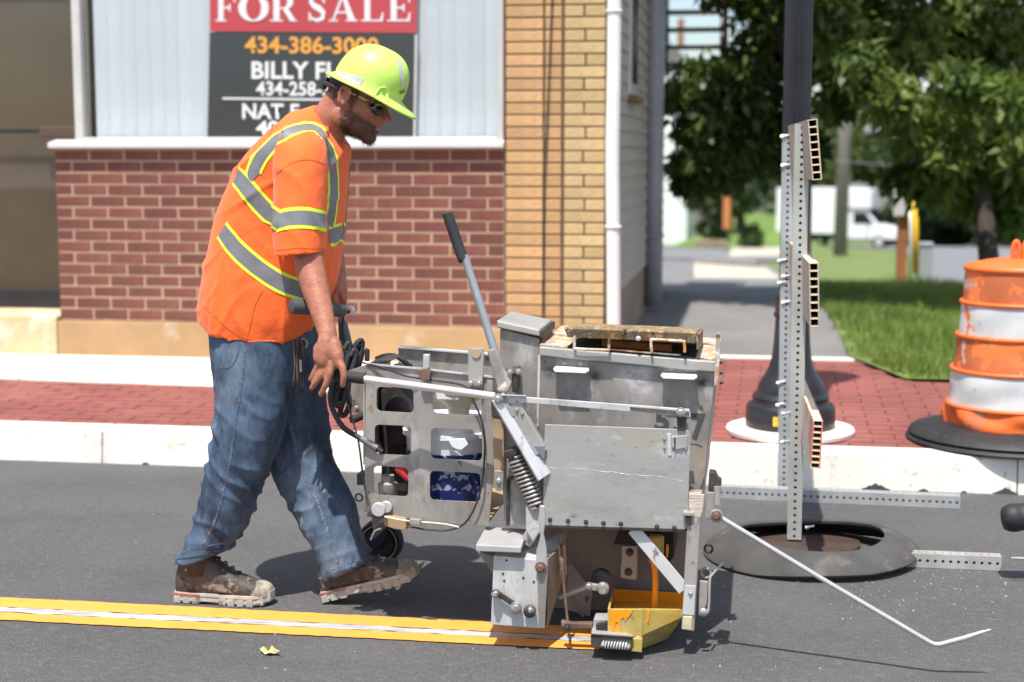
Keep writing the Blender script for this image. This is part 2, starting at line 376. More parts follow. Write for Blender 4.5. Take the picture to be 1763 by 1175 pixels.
# concrete walk slabs beside the shop
js = sorted([P_px(35, 650)[0]])
s0 = js[0] - 1.55 * 2
for k in range(4):
    a, b = s0 + k * 1.55 + .004, s0 + (k + 1) * 1.55 - .004
    if k == 3: b = sC + .05
    z = lambda t: zpav(t)
    tf = lambda s: paver_edge(min(s, sC - .01)) + .004
    q = [K(a, tf(a), zpav(tf(a))), K(b, tf(b), zpav(tf(b))), K(b, 3.6, zpav(3.6)), K(a, 3.6, zpav(3.6))]
    o = mk('walk_slab', prism(q, (0, 0, -.02), .004), M_conc, pav)
o = mk('edging_strip', prism([K(sC + .1, tR + .006, zpav(tR) + .002), K(sR, tR + .006, zpav(tR) + .002), K(sR, tR + .075, zpav(tR) + .003), K(sC + .1, tR + .075, zpav(tR) + .003)], (0, 0, -.05), .004), M_conc, pav)

# ------------------------------------------------------------------ ground behind: terrain, alley, lawn, side street
gv = []; gf = []
ys = [YB - .6, T0, 30, 60, 120, 300, 900]
for y in ys: gv += [(-700, y, terr(y) - .03), (700, y, terr(y) - .03)]
for i in range(len(ys) - 1): gf.append((2 * i, 2 * i + 1, 2 * i + 3, 2 * i + 2))
ground = mk('ground', me_raw(gv, gf), M_grassground); ground['kind'] = 'structure'
aY = K(0, tR + .075, 0).y
Xc = PL(1045, 400, YB).x                                     # side wall of the shop
alley = sheet('alley', [(Xc - .02, (K(sC, tR + .08, 0)).y, TZ0 + .004), GT(1470, 619, .004), GT(1440, 560, .004), GT(1395, 500, .004), GT(1330, 462, .004), GT(1310, 452, .004), GT(1100, 447, .004), (Xc - .02, T0 - .2, TZ0 + .004)], M_alley)
def lawnz(l, lift): return [GT(x, y, lift) for x, y in l]
sheet('concrete_drive', lawnz([(1195, 448), (1300, 450), (1322, 464), (1345, 480), (1195, 479)], .004), M_tanconc)
sheet('side_street', lawnz([(1590, 492), (1900, 520), (2200, 470), (2000, 421), (1390, 421), (1560, 432)], .002), M_asph2)
sheet('far_walkway', lawnz([(1262, 418), (1330, 417), (1372, 440), (1255, 442)], .006), M_tanconc)
sheet('cross_street', lawnz([(1130, 446), (1400, 450), (1400, 437), (1130, 425)], .003), M_asph2)

lawn = sheet('lawn', [K(sR - .05, tR + .08, zpav(tR) + .012), K(sE, tE + .01, zpav(tE) + .012), K(12, tE + .01, zpav(tE) + .012), (9, T0 - .01, TZ0 + .012), GT(1395, 500, .012), GT(1440, 560, .012)], M_grassground)
lawn_b = [tuple(K(sR, tR + .08, 0)[:2]), tuple(K(sE, tE + .02, 0)[:2]), tuple(K(9, tE + .02, 0)[:2])]

# ------------------------------------------------------------------ the brick shop
def wx(px, py=400, Y=None): return PL(px, py, YB if Y is None else Y).x
def wz(py, px=480, Y=None): return PL(px, py, YB if Y is None else Y).z
shop = thing('brick_shop', (wx(480), YB, .2), 'low shop front of red and buff brick with white-blinded display window', 'building')
xL, xM, xE = wx(99), wx(868), wx(1042)
zSill, zB0, zG = wz(258), wz(556), wz(607)
YW = YB + .0035                                              # mortar plane; bricks stand proud of it
XEND = PX(1140, 400, Xc).y                                  # rear end of the side wall
mk('mortar_backing', box_me((xL + .004, YW, zB0 - .01), (xM, YW + .22, zSill + .005)), M_mortar, shop)
mk('upper_wall', box_me((wx(-400), YB + .05, 3.5), (xE - .01, YB + .4, 4.7)), M_redbrick, shop)
mk('pier_backing', box_me((xM + .002, YW - .002, zB0 - .35), (xE - .006, YW + .3, 4.7)), M_mortar2, shop)
mk('foundation', box_me((xL - .01, YB - .025, .1), (xM + .02, YB + .2, zB0 - .012), .006), M_found, shop)
mk('pier_base', box_me((xM + .022, YB - .028, .1), (xE + .015, YB + .2, wz(566, 900)), .006), M_found, shop)
def brick_data(w, h, dep=.03, bv=.0035):
    bm = bmesh.new(); bm_box(bm, (0, 0, 0), (w, dep, h)); bevel(bm, bv, 1); return me_of(bm)
def put_brick(name, me, mat, x, y, z, rnd):
    o = link(bpy.data.objects.new(name, me)); o.parent = shop
    o.location = Vector((x, y + rnd.uniform(-.0015, .0015), z)) - world_loc(shop)
    o.rotation_euler = (rnd.uniform(-.004, .004), rnd.uniform(-.004, .004), rnd.uniform(-.004, .004))
    return o
rnd = random.Random(11)
rows_n = 15; ch = (zSill - zB0) / rows_n; bl = wx(440 * .5106 + 0, 400) - wx(318 * .5106, 400)
bl = (wx(317.5) - wx(257.0)); jt = .0115
full = brick_data(bl - jt, ch - jt); full.materials.append(M_redbrick)
cut = {}
for r in range(rows_n):
    z = zB0 + r * ch + jt / 2
    x = xL - (0 if r % 2 == 0 else bl * .5)
    while x < xM - .02:
        a, b = max(x, xL), min(x + bl - jt, xM - .004)
        w = b - a
        if w > .03:
            key = round(w, 3)
            if abs(w - (bl - jt)) < 1e-4: me = full
            else:
                if key not in cut: cut[key] = brick_data(w, ch - jt); cut[key].materials.append(M_redbrick)
                me = cut[key]
            put_brick('red_brick', me, M_redbrick, a, YB, z, rnd)
        x += bl
# buff bricks of the pier: a stretcher column, a header column, and a paler column that alternates
zt = wz(-40); r = 0
cols = [(wx(871), wx(934.5)), (wx(938), wx(966))]; pale = (wx(971), wx(1040))
ydat = {}
def yb(name, x0, x1, z, mat):
    key = (round(x1 - x0, 3), mat.name)
    if key not in ydat: ydat[key] = brick_data(x1 - x0, ch - .0095, .03, .003); ydat[key].materials.append(mat)
    put_brick(name, ydat[key], mat, x0, YB - .004, z, rnd)
z = wz(566, 900) + .006
while z < zt:
    for c in cols: yb('buff_brick', c[0] + rnd.uniform(0, .003), c[1] - rnd.uniform(0, .003), z, M_buff)
    if r % 2: yb('buff_brick', pale[0], pale[1], z, M_buff2)
    else:
        mid = (pale[0] + pale[1]) / 2 + rnd.uniform(-.008, .008)
        yb('buff_brick', pale[0], mid - .005, z, M_buff2); yb('buff_brick', mid + .005, pale[1], z, M_buff2)
    z += ch; r += 1
mk('pier_upper', box_me((xM + .004, YB + .002, z), (xE - .012, YB + .1, 4.68)), M_buff, shop)
mk('brown_trim', box_me((wx(866.5, 200), YB - .006, zSill + .06), (wx(870.5, 200), YB + .08, 3.5)), M_trim, shop)
mk('corner_trim', box_me((xE - .01, YB + .012, .15), (Xc + .012, YB + .08, 4.7), .003), M_trim, shop)
# sill
mk('window_sill', prism([(wx(94), YB - .055, wz(255)), (wx(94), YB - .055, wz(246)), (wx(94), YB + .06, wz(240)), (wx(94), YB + .06, wz(257))], (wx(869) - wx(94), 0, 0), .004), M_sill, shop)
# display window: frame, pane, blind slats
win = mk('display_window', box_me((wx(131), YB + .03, wz(241)), (wx(145), YB + .13, 3.5), .003), M_frame, shop)
mk('window_frame', box_me((wx(857), YB + .03, wz(241)), (wx(866), YB + .13, 3.5), .003), M_frame, win)
mk('window_frame', box_me((wx(146), YB + .02, wz(241)), (wx(856), YB + .12, wz(236.5)), .003), M_sill, win)
mk('window_frame', box_me((wx(131), YB + .03, 3.42), (wx(866), YB + .13, 3.5), .003), M_frame, win)
mk('pane', me_raw([(wx(146), YB + .078, wz(237)), (wx(856), YB + .078, wz(237)), (wx(856), YB + .078, 3.42), (wx(146), YB + .078, 3.42)], [(0, 1, 2, 3)]), M_glass, win)
Yd = YB + .135
mk('window_back', box_me((wx(120), YB + .6, 1.0), (wx(880), YB + .64, 3.6)), nmat('dim shop interior', (.10, .12, .15), .9), win)
sx = wx(166, 200, Yd); slw = .0885; k = 0; rb = random.Random(5)
sl = box_me((0, -.001, 0), (slw * 1.06, .001, 3.35 - wz(238)))
sl.materials.append(M_blind)
while sx < wx(846, 200, Yd):
    o = link(bpy.data.objects.new('blind_slat', sl)); o.parent = win
    o.location = Vector((sx, Yd + rb.uniform(-.001, .003), wz(238))) - world_loc(win)
    o.rotation_euler = (0, 0, .2 + rb.uniform(-.03, .03)); sx += slw; k += 1
# the shop door at the left
Yr = YB + .45
door = mk('shop_door', box_me((wx(-420), Yr + .06, .2), (wx(150), Yr + .10, 3.5)), M_doorint, shop)
mk('door_pane', box_me((wx(-420), Yr, .25), (wx(150), Yr + .006, 3.5)), M_glassd, door)
mk('bottom_rail', box_me((wx(-420), Yr - .03, wz(541, 50, Yr)), (wx(140), Yr + .012, wz(499, 50, Yr)), .004), M_blackm, door)
mk('push_bar', box_me((wx(-420), Yr - .02, wz(229, 50, Yr)), (wx(138, 200, Yr), Yr - .005, wz(223, 50, Yr)), .002), M_blackm, door)
mk('lock_case', box_me((wx(72, 200, Yr), Yr - .05, wz(236, 50, Yr)), (wx(134, 200, Yr), Yr - .021, wz(218, 50, Yr)), .004), M_trim, door)
mk('threshold', box_me((wx(-420), YB - .03, .1), (xL - .014, Yr + .05, wz(543, 40)), .01), M_threshold, shop)
mk('return_wall', box_me((wx(118), YB + .26, .2), (wx(131) , Yr + .05, 3.5)), M_doorint, shop)
# side wall with clapboards
zS0 = PX(1066, 497, Xc).z
mk('side_backing', box_me((Xc - .3, YB + .085, zS0 - .02), (Xc - .002, XEND, 4.7)), M_siding, shop)
mk('side_foundation', box_me((Xc - .3, YB + .085, .0), (Xc - .004, XEND, zS0 - .022)), M_sidefound, shop)
bh = .098; z = zS0; cb = None
while z < 4.6:
    if cb is None:
        cb = me_raw([(0, 0, 0), (.016, 0, 0), (.003, 0, bh + .012), (0, 0, bh + .012), (0, 1, 0), (.016, 1, 0), (.003, 1, bh + .012), (0, 1, bh + .012)], [(0, 3, 2, 1), (4, 5, 6, 7), (0, 1, 5, 4), (1, 2, 6, 5), (2, 3, 7, 6), (3, 0, 4, 7)]); cb.materials.append(M_siding)
    o = link(bpy.data.objects.new('clapboard', cb)); o.parent = shop; o.location = Vector((Xc - .002, YB + .085, z)) - world_loc(shop); o.scale = (1, XEND - YB - .09, 1)
    z += bh
ya, yb_ = PX(1079, 100, Xc).y, PX(1091, 100, Xc).y; zw = PX(1085, 166, Xc).z
sw = mk('side_window', box_me((Xc - .01, ya, zw), (Xc + .03, yb_, 3.6), .004), M_frame, shop)
mk('pane', box_me((Xc + .02, ya + .06, zw + .08), (Xc + .034, yb_ - .06, 3.5)), M_blackm, sw)
mk('window_sill', box_me((Xc - .01, ya - .03, zw - .04), (Xc + .07, yb_ + .03, zw - .002), .004), nmat('mossy sill', (.2, .15, .05), .9), sw)
mk('flat_roof', box_me((wx(-420), YB + .02, 4.7), (Xc + .06, XEND + .05, 4.82), .01), M_sill, shop)
# downspouts
cx_ = wx(1056, 300, YB - .05)
pts = [(cx_ - .004, YB - .05, 4.6), (cx_ - .002, YB - .05, 2.2), (cx_ - .004, YB - .052, 1.7), (cx_ - .006, YB - .05, 1.35), (cx_ + .004, YB - .05, .8), (cx_ + .010, YB - .05, .2)]
dsp = tag(mk('downspout', tube_me(spline(pts, 6), .040, 16), M_pipe, None, True), 'white painted round downspout down the corner of the brick shop', 'downspout')
mk('strap', ring_me((cx_ + .002, YB - .05, 1.0), .043, .006, (0, 0, 1)), M_pipe, dsp, True)
mk('strap', ring_me((cx_ - .003, YB - .05, 2.2), .043, .006, (0, 0, 1)), M_pipe, dsp, True)
shadow_pts = [PL(x, y, YB - .03) for x, y in ((952, -40), (948, 60), (944, 160), (940, 260), (937, 330), (936, 420), (936, 540))]  # added tube stands in for the thin shadow streak down the pier
tag(mk('shadow_line', tube_me(spline(shadow_pts, 5), .0045, 8), M_black, None, True), 'thin black tube standing in for a shadow line down the buff brick pier', 'cable')
yy = PX(1126, 300, Xc + .06).y
dsp2 = tag(mk('downspout', tube_me([(Xc + .06, yy, 4.6), (Xc + .06, yy, 1.2), (Xc + .062, yy + .02, .25)], .07, 14), M_greypipe, None, True), 'grey downspout at the rear of the clapboard side wall', 'downspout')
mk('strap', ring_me((Xc + .06, yy, PX(1126, 405, Xc + .06).z), .075, .012, (0, 0, 1)), M_greypipe, dsp2, True)

# ------------------------------------------------------------------ the for-sale sign behind the window pane
YS = YB + .10
def s3(px, py, d=0.0): return PL(px, py, YS - d)
sgn = thing('for_sale_sign', s3(540, 237), 'red and black for sale sign leaning behind the shop window glass', 'sign')
def quad_panel(name, pts, mat, thick=.006, d=0.0): return mk(name, prism([s3(x, y, d) for x, y in pts], (0, thick, 0)), mat, sgn)
quad_panel('black_panel', [(361, 56), (717, 56), (712, 238), (357, 237)], M_signblack, .006, 0)
quad_panel('red_header', [(362, -60), (719, -60), (717, 57), (361, 54)], M_signred, .007, .004)
quad_panel('divider_line', [(383, 168), (560, 170), (560, 173.5), (383, 171.5)], M_signwhite, .001, .006)
quad_panel('panel_edge', [(714, 60), (719, 60), (715, 238), (711.5, 238)], M_frame, .004, .007)
def text_mesh(body, bold=.02):
    cu = bpy.data.curves.new('t', 'FONT'); cu.body = body; cu.size = 1; cu.offset = bold; cu.space_character = 1.02; cu.resolution_u = 4
    o = bpy.data.objects.new('t', cu); COL.objects.link(o); dg = bpy.context.evaluated_depsgraph_get()
    me = bpy.data.meshes.new_from_object(o.evaluated_get(dg)); bpy.data.objects.remove(o); me.materials.clear(); return me
def put_text(body, x0, x1, ytop, ybase, mat, Yplane, parent, name='lettering', bold=.025, slope=0.0, shear=0.0):
    me = text_mesh(body, bold); co = np.array([v.co[:] for v in me.vertices]); lo = co.min(0); hi = co.max(0)
    W = hi[0] - lo[0]; H_ = hi[1] - lo[1]
    for v, c in zip(me.vertices, co):
        fx = (c[0] - lo[0]) / W; fy = (c[1] - lo[1]) / H_
        p = PL(x0 + (x1 - x0) * fx + shear * fy, ybase + (ytop - ybase) * fy + slope * fx, Yplane); v.co = p
    me.flip_normals() if me.polygons[0].normal.y > 0 else None
    return mk(name, me, mat, parent)
YT = YS - .006
put_text('434-386-3000', 421, 652, 62, 92, M_signorange, YT, sgn, bold=.03, slope=2)
put_text('BILLY FI', 433, 569, 106, 136, M_signwhite, YT, sgn, bold=.03, slope=1)
put_text('434-258-3', 441, 568, 140, 165, M_signwhite, YT, sgn, bold=.028, slope=1)
put_text('NAT F', 417, 515, 178, 205, M_signwhite, YT, sgn, bold=.03, slope=1)
put_text('40', 441, 480, 208, 232, M_signwhite, YT, sgn, bold=.03)
# serif capitals of the header, built from stems, bars, serifs and bowls
def serif(name, polys, x0, w, ytop=-9, ybase=37):
    bm = bmesh.new(); k = 0
    for poly in polys:
        vv = [bm.verts.new(PL(x0 + p[0] * w, ybase + (ytop - ybase) * p[1], YS - .0055 - k * .00015)) for p in poly]
        f = bm.faces.new(vv); k += 1
    bmesh.ops.triangulate(bm, faces=bm.faces[:])
    me = bpy.data.meshes.new('s'); bm.to_mesh(me); bm.free()
    for p in me.polygons:
        if p.normal.y > 0: p.flip()
    return mk(name, me, M_signwhite, sgn)
def rect(a, b, c, d): return [(a, c), (b, c), (b, d), (a, d)]
def stroke(pts, ws):
    out = []
    P = [Vector((p[0], p[1], 0)) for p in pts]
    L1, L2 = [], []
    for i, p in enumerate(P):
        d = (P[min(i + 1, len(P) - 1)] - P[max(i - 1, 0)]).normalized(); n = Vector((-d.y, d.x, 0)) * ws[i] / 2
        L1.append(p + n); L2.append(p - n)
    return [[(L1[i].x, L1[i].y), (L1[i + 1].x, L1[i + 1].y), (L2[i + 1].x, L2[i + 1].y), (L2[i].x, L2[i].y)] for i in range(len(P) - 1)]
stemF = [rect(.16, .40, 0, 1), rect(.02, .54, 0, .055), rect(.02, .3, .945, 1)]
armtop = [rect(.16, .92, .93, 1), [(.80, 1), (.94, 1), (.95, .70), (.90, .70)]]
armmid = [rect(.3, .68, .475, .545), [(.60, .51), (.68, .66), (.72, .66), (.72, .36), (.68, .36)]]
serif('lettering', stemF + armtop + armmid, 370, 37)
def bowl(cx, cy, rx, ry, th, a0, a1, n=20, thin=.35):
    pts = []; ws = []
    for i in range(n + 1):
        a = math.radians(a0 + (a1 - a0) * i / n); pts.append((cx + rx * math.cos(a), cy + ry * math.sin(a))); ws.append(th * (thin + (1 - thin) * abs(math.cos(a)) ** 1.3))
    return stroke(pts, ws)
serif('lettering', bowl(.5, .5, .37, .47, .25, 0, 360, 32, .22), 410, 53)
serif('lettering', [rect(.14, .36, 0, 1), rect(.02, .48, 0, .055), rect(.02, .3, .945, 1), rect(.3, .55, .935, .99), rect(.3, .5, .47, .525)] + bowl(.52, .735, .22, .235, .22, -90, 90, 14, .25) + [[(.46, .48), (.66, .50), (.93, .04), (.99, .05), (.99, 0), (.74, 0)]], 464, 48)
serif('lettering', stroke([(.82, .70), (.74, .90), (.52, .965), (.28, .90), (.20, .74), (.32, .60), (.62, .47), (.80, .32), (.76, .12), (.50, .035), (.24, .10), (.12, .32)], [.06, .10, .13, .17, .20, .22, .24, .22, .18, .13, .10, .06]) + [rect(.80, .86, .68, 1), rect(.10, .16, 0, .34)], 528, 36)
serif('lettering', [[(.44, 1), (.56, 1), (.93, .0), (.68, 0)], [(.44, 1), (.49, .88), (.17, 0), (.10, 0)], rect(.24, .75, .30, .37), rect(.0, .32, 0, .055), rect(.58, 1.0, 0, .055)], 566, 50)
serif('lettering', [rect(.16, .40, 0, 1), rect(.02, .54, .945, 1), rect(.02, .92, 0, .06), [(.92, 0), (.96, .34), (.91, .34), (.78, 0)]], 621, 41)
serif('lettering', stemF + armtop + armmid + [rect(.16, .92, 0, .07), [(.80, 0), (.94, 0), (.97, .34), (.92, .34)]], 666, 42)

# ------------------------------------------------------------------ trees and the far side of the lawn
def leaf_mat(name, c, c2, tr=.35):
    m = bpy.data.materials.new(name); m.use_nodes = True; N, L = m.node_tree.nodes, m.node_tree.links
    b = N['Principled BSDF']; b.inputs['Roughness'].default_value = .48; b.inputs['Specular IOR Level'].default_value = .45
    tc = N.new('ShaderNodeTexCoord'); n = N.new('ShaderNodeTexNoise'); n.inputs['Scale'].default_value = 2.2; n.inputs['Detail'].default_value = 6; L.new(tc.outputs['Object'], n.inputs['Vector'])
    r = N.new('ShaderNodeValToRGB'); r.color_ramp.elements[0].position = .3; r.color_ramp.elements[1].position = .7
    r.color_ramp.elements[0].color = (*c, 1); r.color_ramp.elements[1].color = (*c2, 1); L.new(n.outputs['Fac'], r.inputs[0]); L.new(r.outputs[0], b.inputs['Base Color'])
    t = N.new('ShaderNodeBsdfTranslucent'); hs = N.new('ShaderNodeHueSaturation'); hs.inputs['Value'].default_value = 1.5; hs.inputs['Hue'].default_value = .485
    L.new(r.outputs[0], hs.inputs['Color']); L.new(hs.outputs[0], t.inputs[0]); mx = N.new('ShaderNodeMixShader'); mx.inputs[0].default_value = tr
    L.new(b.outputs[0], mx.inputs[1]); L.new(t.outputs[0], mx.inputs[2]); L.new(mx.outputs[0], N['Material Output'].inputs[0]); return m
M_leaf = leaf_mat('glossy tree leaf', (.026, .054, .012), (.085, .135, .026), .28)
M_leafr = leaf_mat('bright tree leaf', (.048, .09, .018), (.18, .25, .055), .34)
M_leaf2 = leaf_mat('pale woodland leaf', (.05, .085, .022), (.13, .18, .045), .3)
M_leaf3 = leaf_mat('dark woodland leaf', (.03, .06, .018), (.07, .115, .03), .3)
M_blade = leaf_mat('grass blade', (.09, .155, .022), (.22, .28, .06), .4)
M_bark = nmat('dark bark', (.05, .038, .03), .95, var=.35, vscale=9, stretch=(1, 1, .3), bump=.8, bscale=30)
M_pole = nmat('weathered pole', (.20, .19, .155), .95, var=.2, vscale=5, stretch=(1, 1, .2), bump=.4, bscale=30)
M_redpost = nmat('red brown post', (.28, .10, .04), .9, var=.2, vscale=5, stretch=(1, 1, .2))
def leaves(cl, rnd, size, n_of, droop=.55):
    """cl: clumps (centre, radius); numpy diamonds spread through each clump's shell and body"""
    rs = np.random.RandomState(rnd); V = []
    for c, r in cl:
        n = n_of(r)
        d = rs.normal(size=(n, 3)); d /= np.linalg.norm(d, axis=1)[:, None]
        rad = r * (0.25 + .75 * rs.rand(n) ** .5)[:, None] * (1 + .25 * np.sin(d[:, :1] * 5 + c[0] * 3) * np.cos(d[:, 1:2] * 4 + c[2] * 5))
        p = np.array(c)[None] + d * rad * np.array([1, 1, .8])
        ax = rs.normal(size=(n, 3)); ax[:, 2] -= droop * 1.6; ax /= np.linalg.norm(ax, axis=1)[:, None]
        up = rs.normal(size=(n, 3)); up[:, 2] += 1.2
        sd = np.cross(ax, up); sd /= np.linalg.norm(sd, axis=1)[:, None]
        L_ = size * (.7 + .6 * rs.rand(n))[:, None]; W = L_ * .21
        nn = np.cross(sd, ax)
        V.append(np.stack([p, p + ax * L_ * .45 + sd * W + nn * L_ * .05, p + ax * L_ - nn * L_ * .06, p + ax * L_ * .45 - sd * W + nn * L_ * .05], 1).reshape(-1, 3))
    V = np.concatenate(V); n = len(V) // 4
    me = bpy.data.meshes.new('leaves'); me.vertices.add(len(V)); me.vertices.foreach_set('co', V.astype(np.float32).ravel())
    me.loops.add(n * 4); me.loops.foreach_set('vertex_index', np.arange(n * 4, dtype=np.int32)); me.polygons.add(n)
    me.polygons.foreach_set('loop_start', np.arange(0, n * 4, 4, dtype=np.int32)); me.update(calc_edges=True); return me
def tree(name, base, label, trunk_top, r0, clumps, mat, size, n_of, seed, group=None, limbs=10):
    t = thing(name, base, label, 'tree', group); rnd = random.Random(seed); base = Vector(base); top = Vector(trunk_top)
    bm = bmesh.new(); mid = base.lerp(top, .5) + Vector((rnd.uniform(-.05, .05), rnd.uniform(-.05, .05), 0)) * (top - base).length * .3
    tube_bm(bm, spline([base - Vector((0, 0, .1)), base + Vector((0, 0, .15)), mid, top], 5), [r0 * (1.35 - .95 * i / 15) if i else r0 * 1.5 for i in range(16)], 10)
    cs = sorted(clumps, key=lambda c: -c[1])[:limbs]
    for c, r in cs:
        f = rnd.uniform(.5, .95); s = base.lerp(top, f); c = Vector(c); m_ = s.lerp(c, .5) + Vector((0, 0, .12 * (c - s).length))
        pts = spline([s, m_, c], 4); tube_bm(bm, pts, [r0 * .42 * (1 - .8 * i / (len(pts) - 1)) for i in range(len(pts))], 6)
    mk('trunk', me_of(bm), M_bark, t, True); mk('crown', leaves(clumps, seed, size, n_of), mat, t); return t
def cpx(l): return [(PZ(x, y, Z), r * Z / FPX) for x, y, Z, r in l]
rt_base = GT(1706, 540)
Zr = 12.3
right_cl = cpx([(1425,40,12.0,62),(1500,20,12.3,75),(1470,110,11.7,60),(1560,70,12.1,85),(1640,40,12.4,90),(1725,50,12.2,90),(1535,165,11.6,52),(1600,215,11.9,75),(1680,190,12.3,90),(1745,250,12.0,75),(1610,305,12.2,60),(1690,310,12.4,75),(1750,350,12.3,55),(1440,175,12.0,36),(1655,140,11.3,45),(1735,165,11.2,48),(1640,255,11.5,36),(1560,300,12.4,38),(1800,150,12.3,130),(1850,320,12.4,110),(1790,10,12.4,120),
    (1590,-110,11.5,70),(1750,-120,11.4,80),(1500,-90,12.3,120),(1640,-110,12.5,150),(1790,-120,12.5,150),(1580,-230,12.6,170),(1740,-300,12.7,190)])  # first two clumps: unseen, added up front to shade this crown
tree('leafy_tree', rt_base, 'spreading leafy tree with hanging sprays behind the orange barrel', PZ(1680, -40, 12.5), .085, right_cl, M_leafr, .135, lambda r: int(210 + 3100 * r * r), 21)
lt_base = GT(1377, 545)
left_cl = cpx([(1180,158,12.4,38),(1215,130,12.5,52),(1262,128,12.7,36),(1308,85,12.6,48),(1335,25,12.5,66),(1205,215,12.5,50),(1255,185,12.6,66),(1300,150,12.7,68),(1325,215,12.7,44),(1185,275,12.5,34),(1225,270,12.6,44),(1275,255,12.7,50),(1310,268,12.8,36),(1150,165,12.3,22),(1175,310,12.6,18),(1255,305,12.7,26),(1205,312,12.7,20),(1400,100,12.8,60),(1395,250,12.8,34),
    (1280,-130,11.5,100),(1380,-120,11.5,110),(1290,-40,12.6,90),(1380,-60,12.6,120),(1230,-150,12.5,110),(1330,-180,12.6,150),(1450,-170,12.6,140),(1230,-290,12.6,140),(1350,-320,12.7,160),(1130,-240,12.4,120)])  # first pair sits out of view, added to darken the leaves below
tree('leafy_tree', lt_base, 'dark leafy tree behind the lamp post overhanging the alley', PZ(1375, -40, 12.7), .075, left_cl, M_leaf, .125, lambda r: int(200 + 3200 * r * r), 22)
# wood beyond the side street
far = [((1420, 417), 108, 9.5, (1415, 255, 55), 'pale green woodland tree behind the grey utility pole', M_leaf2),
       ((1510, 417), 112, 9.0, (1500, 245, 62), 'pale green woodland tree above the white truck', M_leaf2),
       ((1600, 417), 104, 8.5, (1600, 270, 80), 'dark woodland tree right of the white truck', M_leaf3),
       ((1685, 417), 100, 8.5, (1690, 280, 90), 'dark woodland tree behind the orange barrel', M_leaf3),
       ((1790, 417), 102, 8.5, (1790, 290, 100), 'dark woodland tree at the right edge', M_leaf3),
       ((1350, 405), 106, 9.0, (1350, 270, 50), 'woodland tree just left of the lamp post', M_leaf3),
       ((1275, 395), 70, 7.0, (1270, 300, 48), 'shady tree standing on the grassy bank', M_leaf3),
       ((1215, 370), 75, 7.5, (1222, 285, 40), 'woodland tree beside the white house', M_leaf2)]
rr = random.Random(4)
for i, (b, Z, h, (cx0, cy0, cr), lab, m) in enumerate(far):
    base = PZ(b[0], b[1], Z); cl = []
    for k in range(20):
        a = rr.uniform(0, 6.28); q = rr.uniform(.2, 1) ** .6
        cl.append((PZ(cx0 + cr * q * math.cos(a), cy0 + cr * 1.25 * q * math.sin(a), Z + rr.uniform(-2, 2)), cr * rr.uniform(.4, .6) * Z / FPX))
    cl += [(PZ(cx0 + rr.uniform(-.7, .7) * cr, 415 - rr.uniform(0, 70), Z + rr.uniform(-2, 1)), cr * .35 * Z / FPX) for k in range(5)]
    tree('woodland_tree', base, lab, PZ(cx0, cy0 - cr * .5, Z), .22, cl, m, .36 if Z < 90 else .6, lambda r: int(260 + 110 * r * r), 50 + i, 'woodland beyond the side street', 5)
# grass blades on the near lawn
rs = np.random.RandomState(3); n = 60000
A = np.array(GT(1395, 500)[:2]); pts = []
u = rs.rand(n * 3, 2); X = .5 + u[:, 0] * 6.0; Y = 6.9 + (u[:, 1] ** 1.25) * 9.0
e0, e1, e2 = [np.array(q) for q in lawn_b]
ed = sorted([tuple(GT(*q)[:2]) for q in ((1472, 619), (1440, 560), (1395, 500), (1345, 470))], key=lambda q: q[1])
def inside(x, y):
    l1 = (e1[0] - e0[0]) * (y - e0[1]) - (e1[1] - e0[1]) * (x - e0[0]) > 0
    l2 = (e2[0] - e1[0]) * (y - e1[1]) - (e2[1] - e1[1]) * (x - e1[0]) > 0
    edge = np.interp(y, [q[1] for q in ed], [q[0] for q in ed]) + .05 * np.sin(y * 9)
    return l1 & l2 & (x > edge)
kx = inside(X, Y); X, Y = X[kx][:n], Y[kx][:n]; n = len(X)
h = (.035 + .06 * rs.rand(n)) * (1 + .5 * np.sin(X * 3.1) * np.sin(Y * 2.3)); a = rs.rand(n) * 6.283; w = .0035 + .003 * rs.rand(n)
z0 = np.where(Y < T0, TZ0, TZ0 - TS * (Y - T0)) + .008
lean = rs.normal(size=(n, 2)) * h[:, None] * .45
V = np.stack([np.stack([X + w * np.cos(a), Y + w * np.sin(a), z0], 1), np.stack([X - w * np.cos(a), Y - w * np.sin(a), z0], 1), np.stack([X + lean[:, 0], Y + lean[:, 1], z0 + h], 1)], 1).reshape(-1, 3)
gm = bpy.data.meshes.new('blades'); gm.vertices.add(n * 3); gm.vertices.foreach_set('co', V.astype(np.float32).ravel()); gm.loops.add(n * 3); gm.loops.foreach_set('vertex_index', np.arange(n * 3, dtype=np.int32))
gm.polygons.add(n); gm.polygons.foreach_set('loop_start', np.arange(0, n * 3, 3, dtype=np.int32)); gm.update(calc_edges=True)
go = mk('grass', gm, M_blade); tag(go, 'short green grass blades of the lawn beside the alley', 'grass', kind='stuff')
# grassy bank beyond the cross street
hv = []; hf = []; nx, ny = 26, 14
p0, p1 = GT(1150, 424), GT(1345, 424)
for j in range(ny + 1):
    for i in range(nx + 1):
        fx, fy = i / nx, j / ny; Yh = p0.y + fy * 45; xx = p0.x - 3 + fx * (p1.x - p0.x + 5) + fy * 1.5
        bump_ = 2.0 * min(1, fy * 2.6) * math.sin(math.pi * min(1, max(0, (1 - fx) * 1.35))) ** .6 if fx < 1 else 0
        hv.append((xx, Yh, terr(Yh) - .02 + bump_ + .12 * math.sin(fx * 17) * math.sin(fy * 9) * fy))
for j in range(ny):
    for i in range(nx): q = j * (nx + 1) + i; hf.append((q, q + 1, q + nx + 2, q + nx + 1))
M_bank = nmat('sunny bank grass', (.11, .18, .03), .95, var=.4, vscale=1.2, bump=1, bscale=6)
ho = mk('grassy_bank', me_raw(hv, hf), M_bank, None, True); ho['kind'] = 'structure'
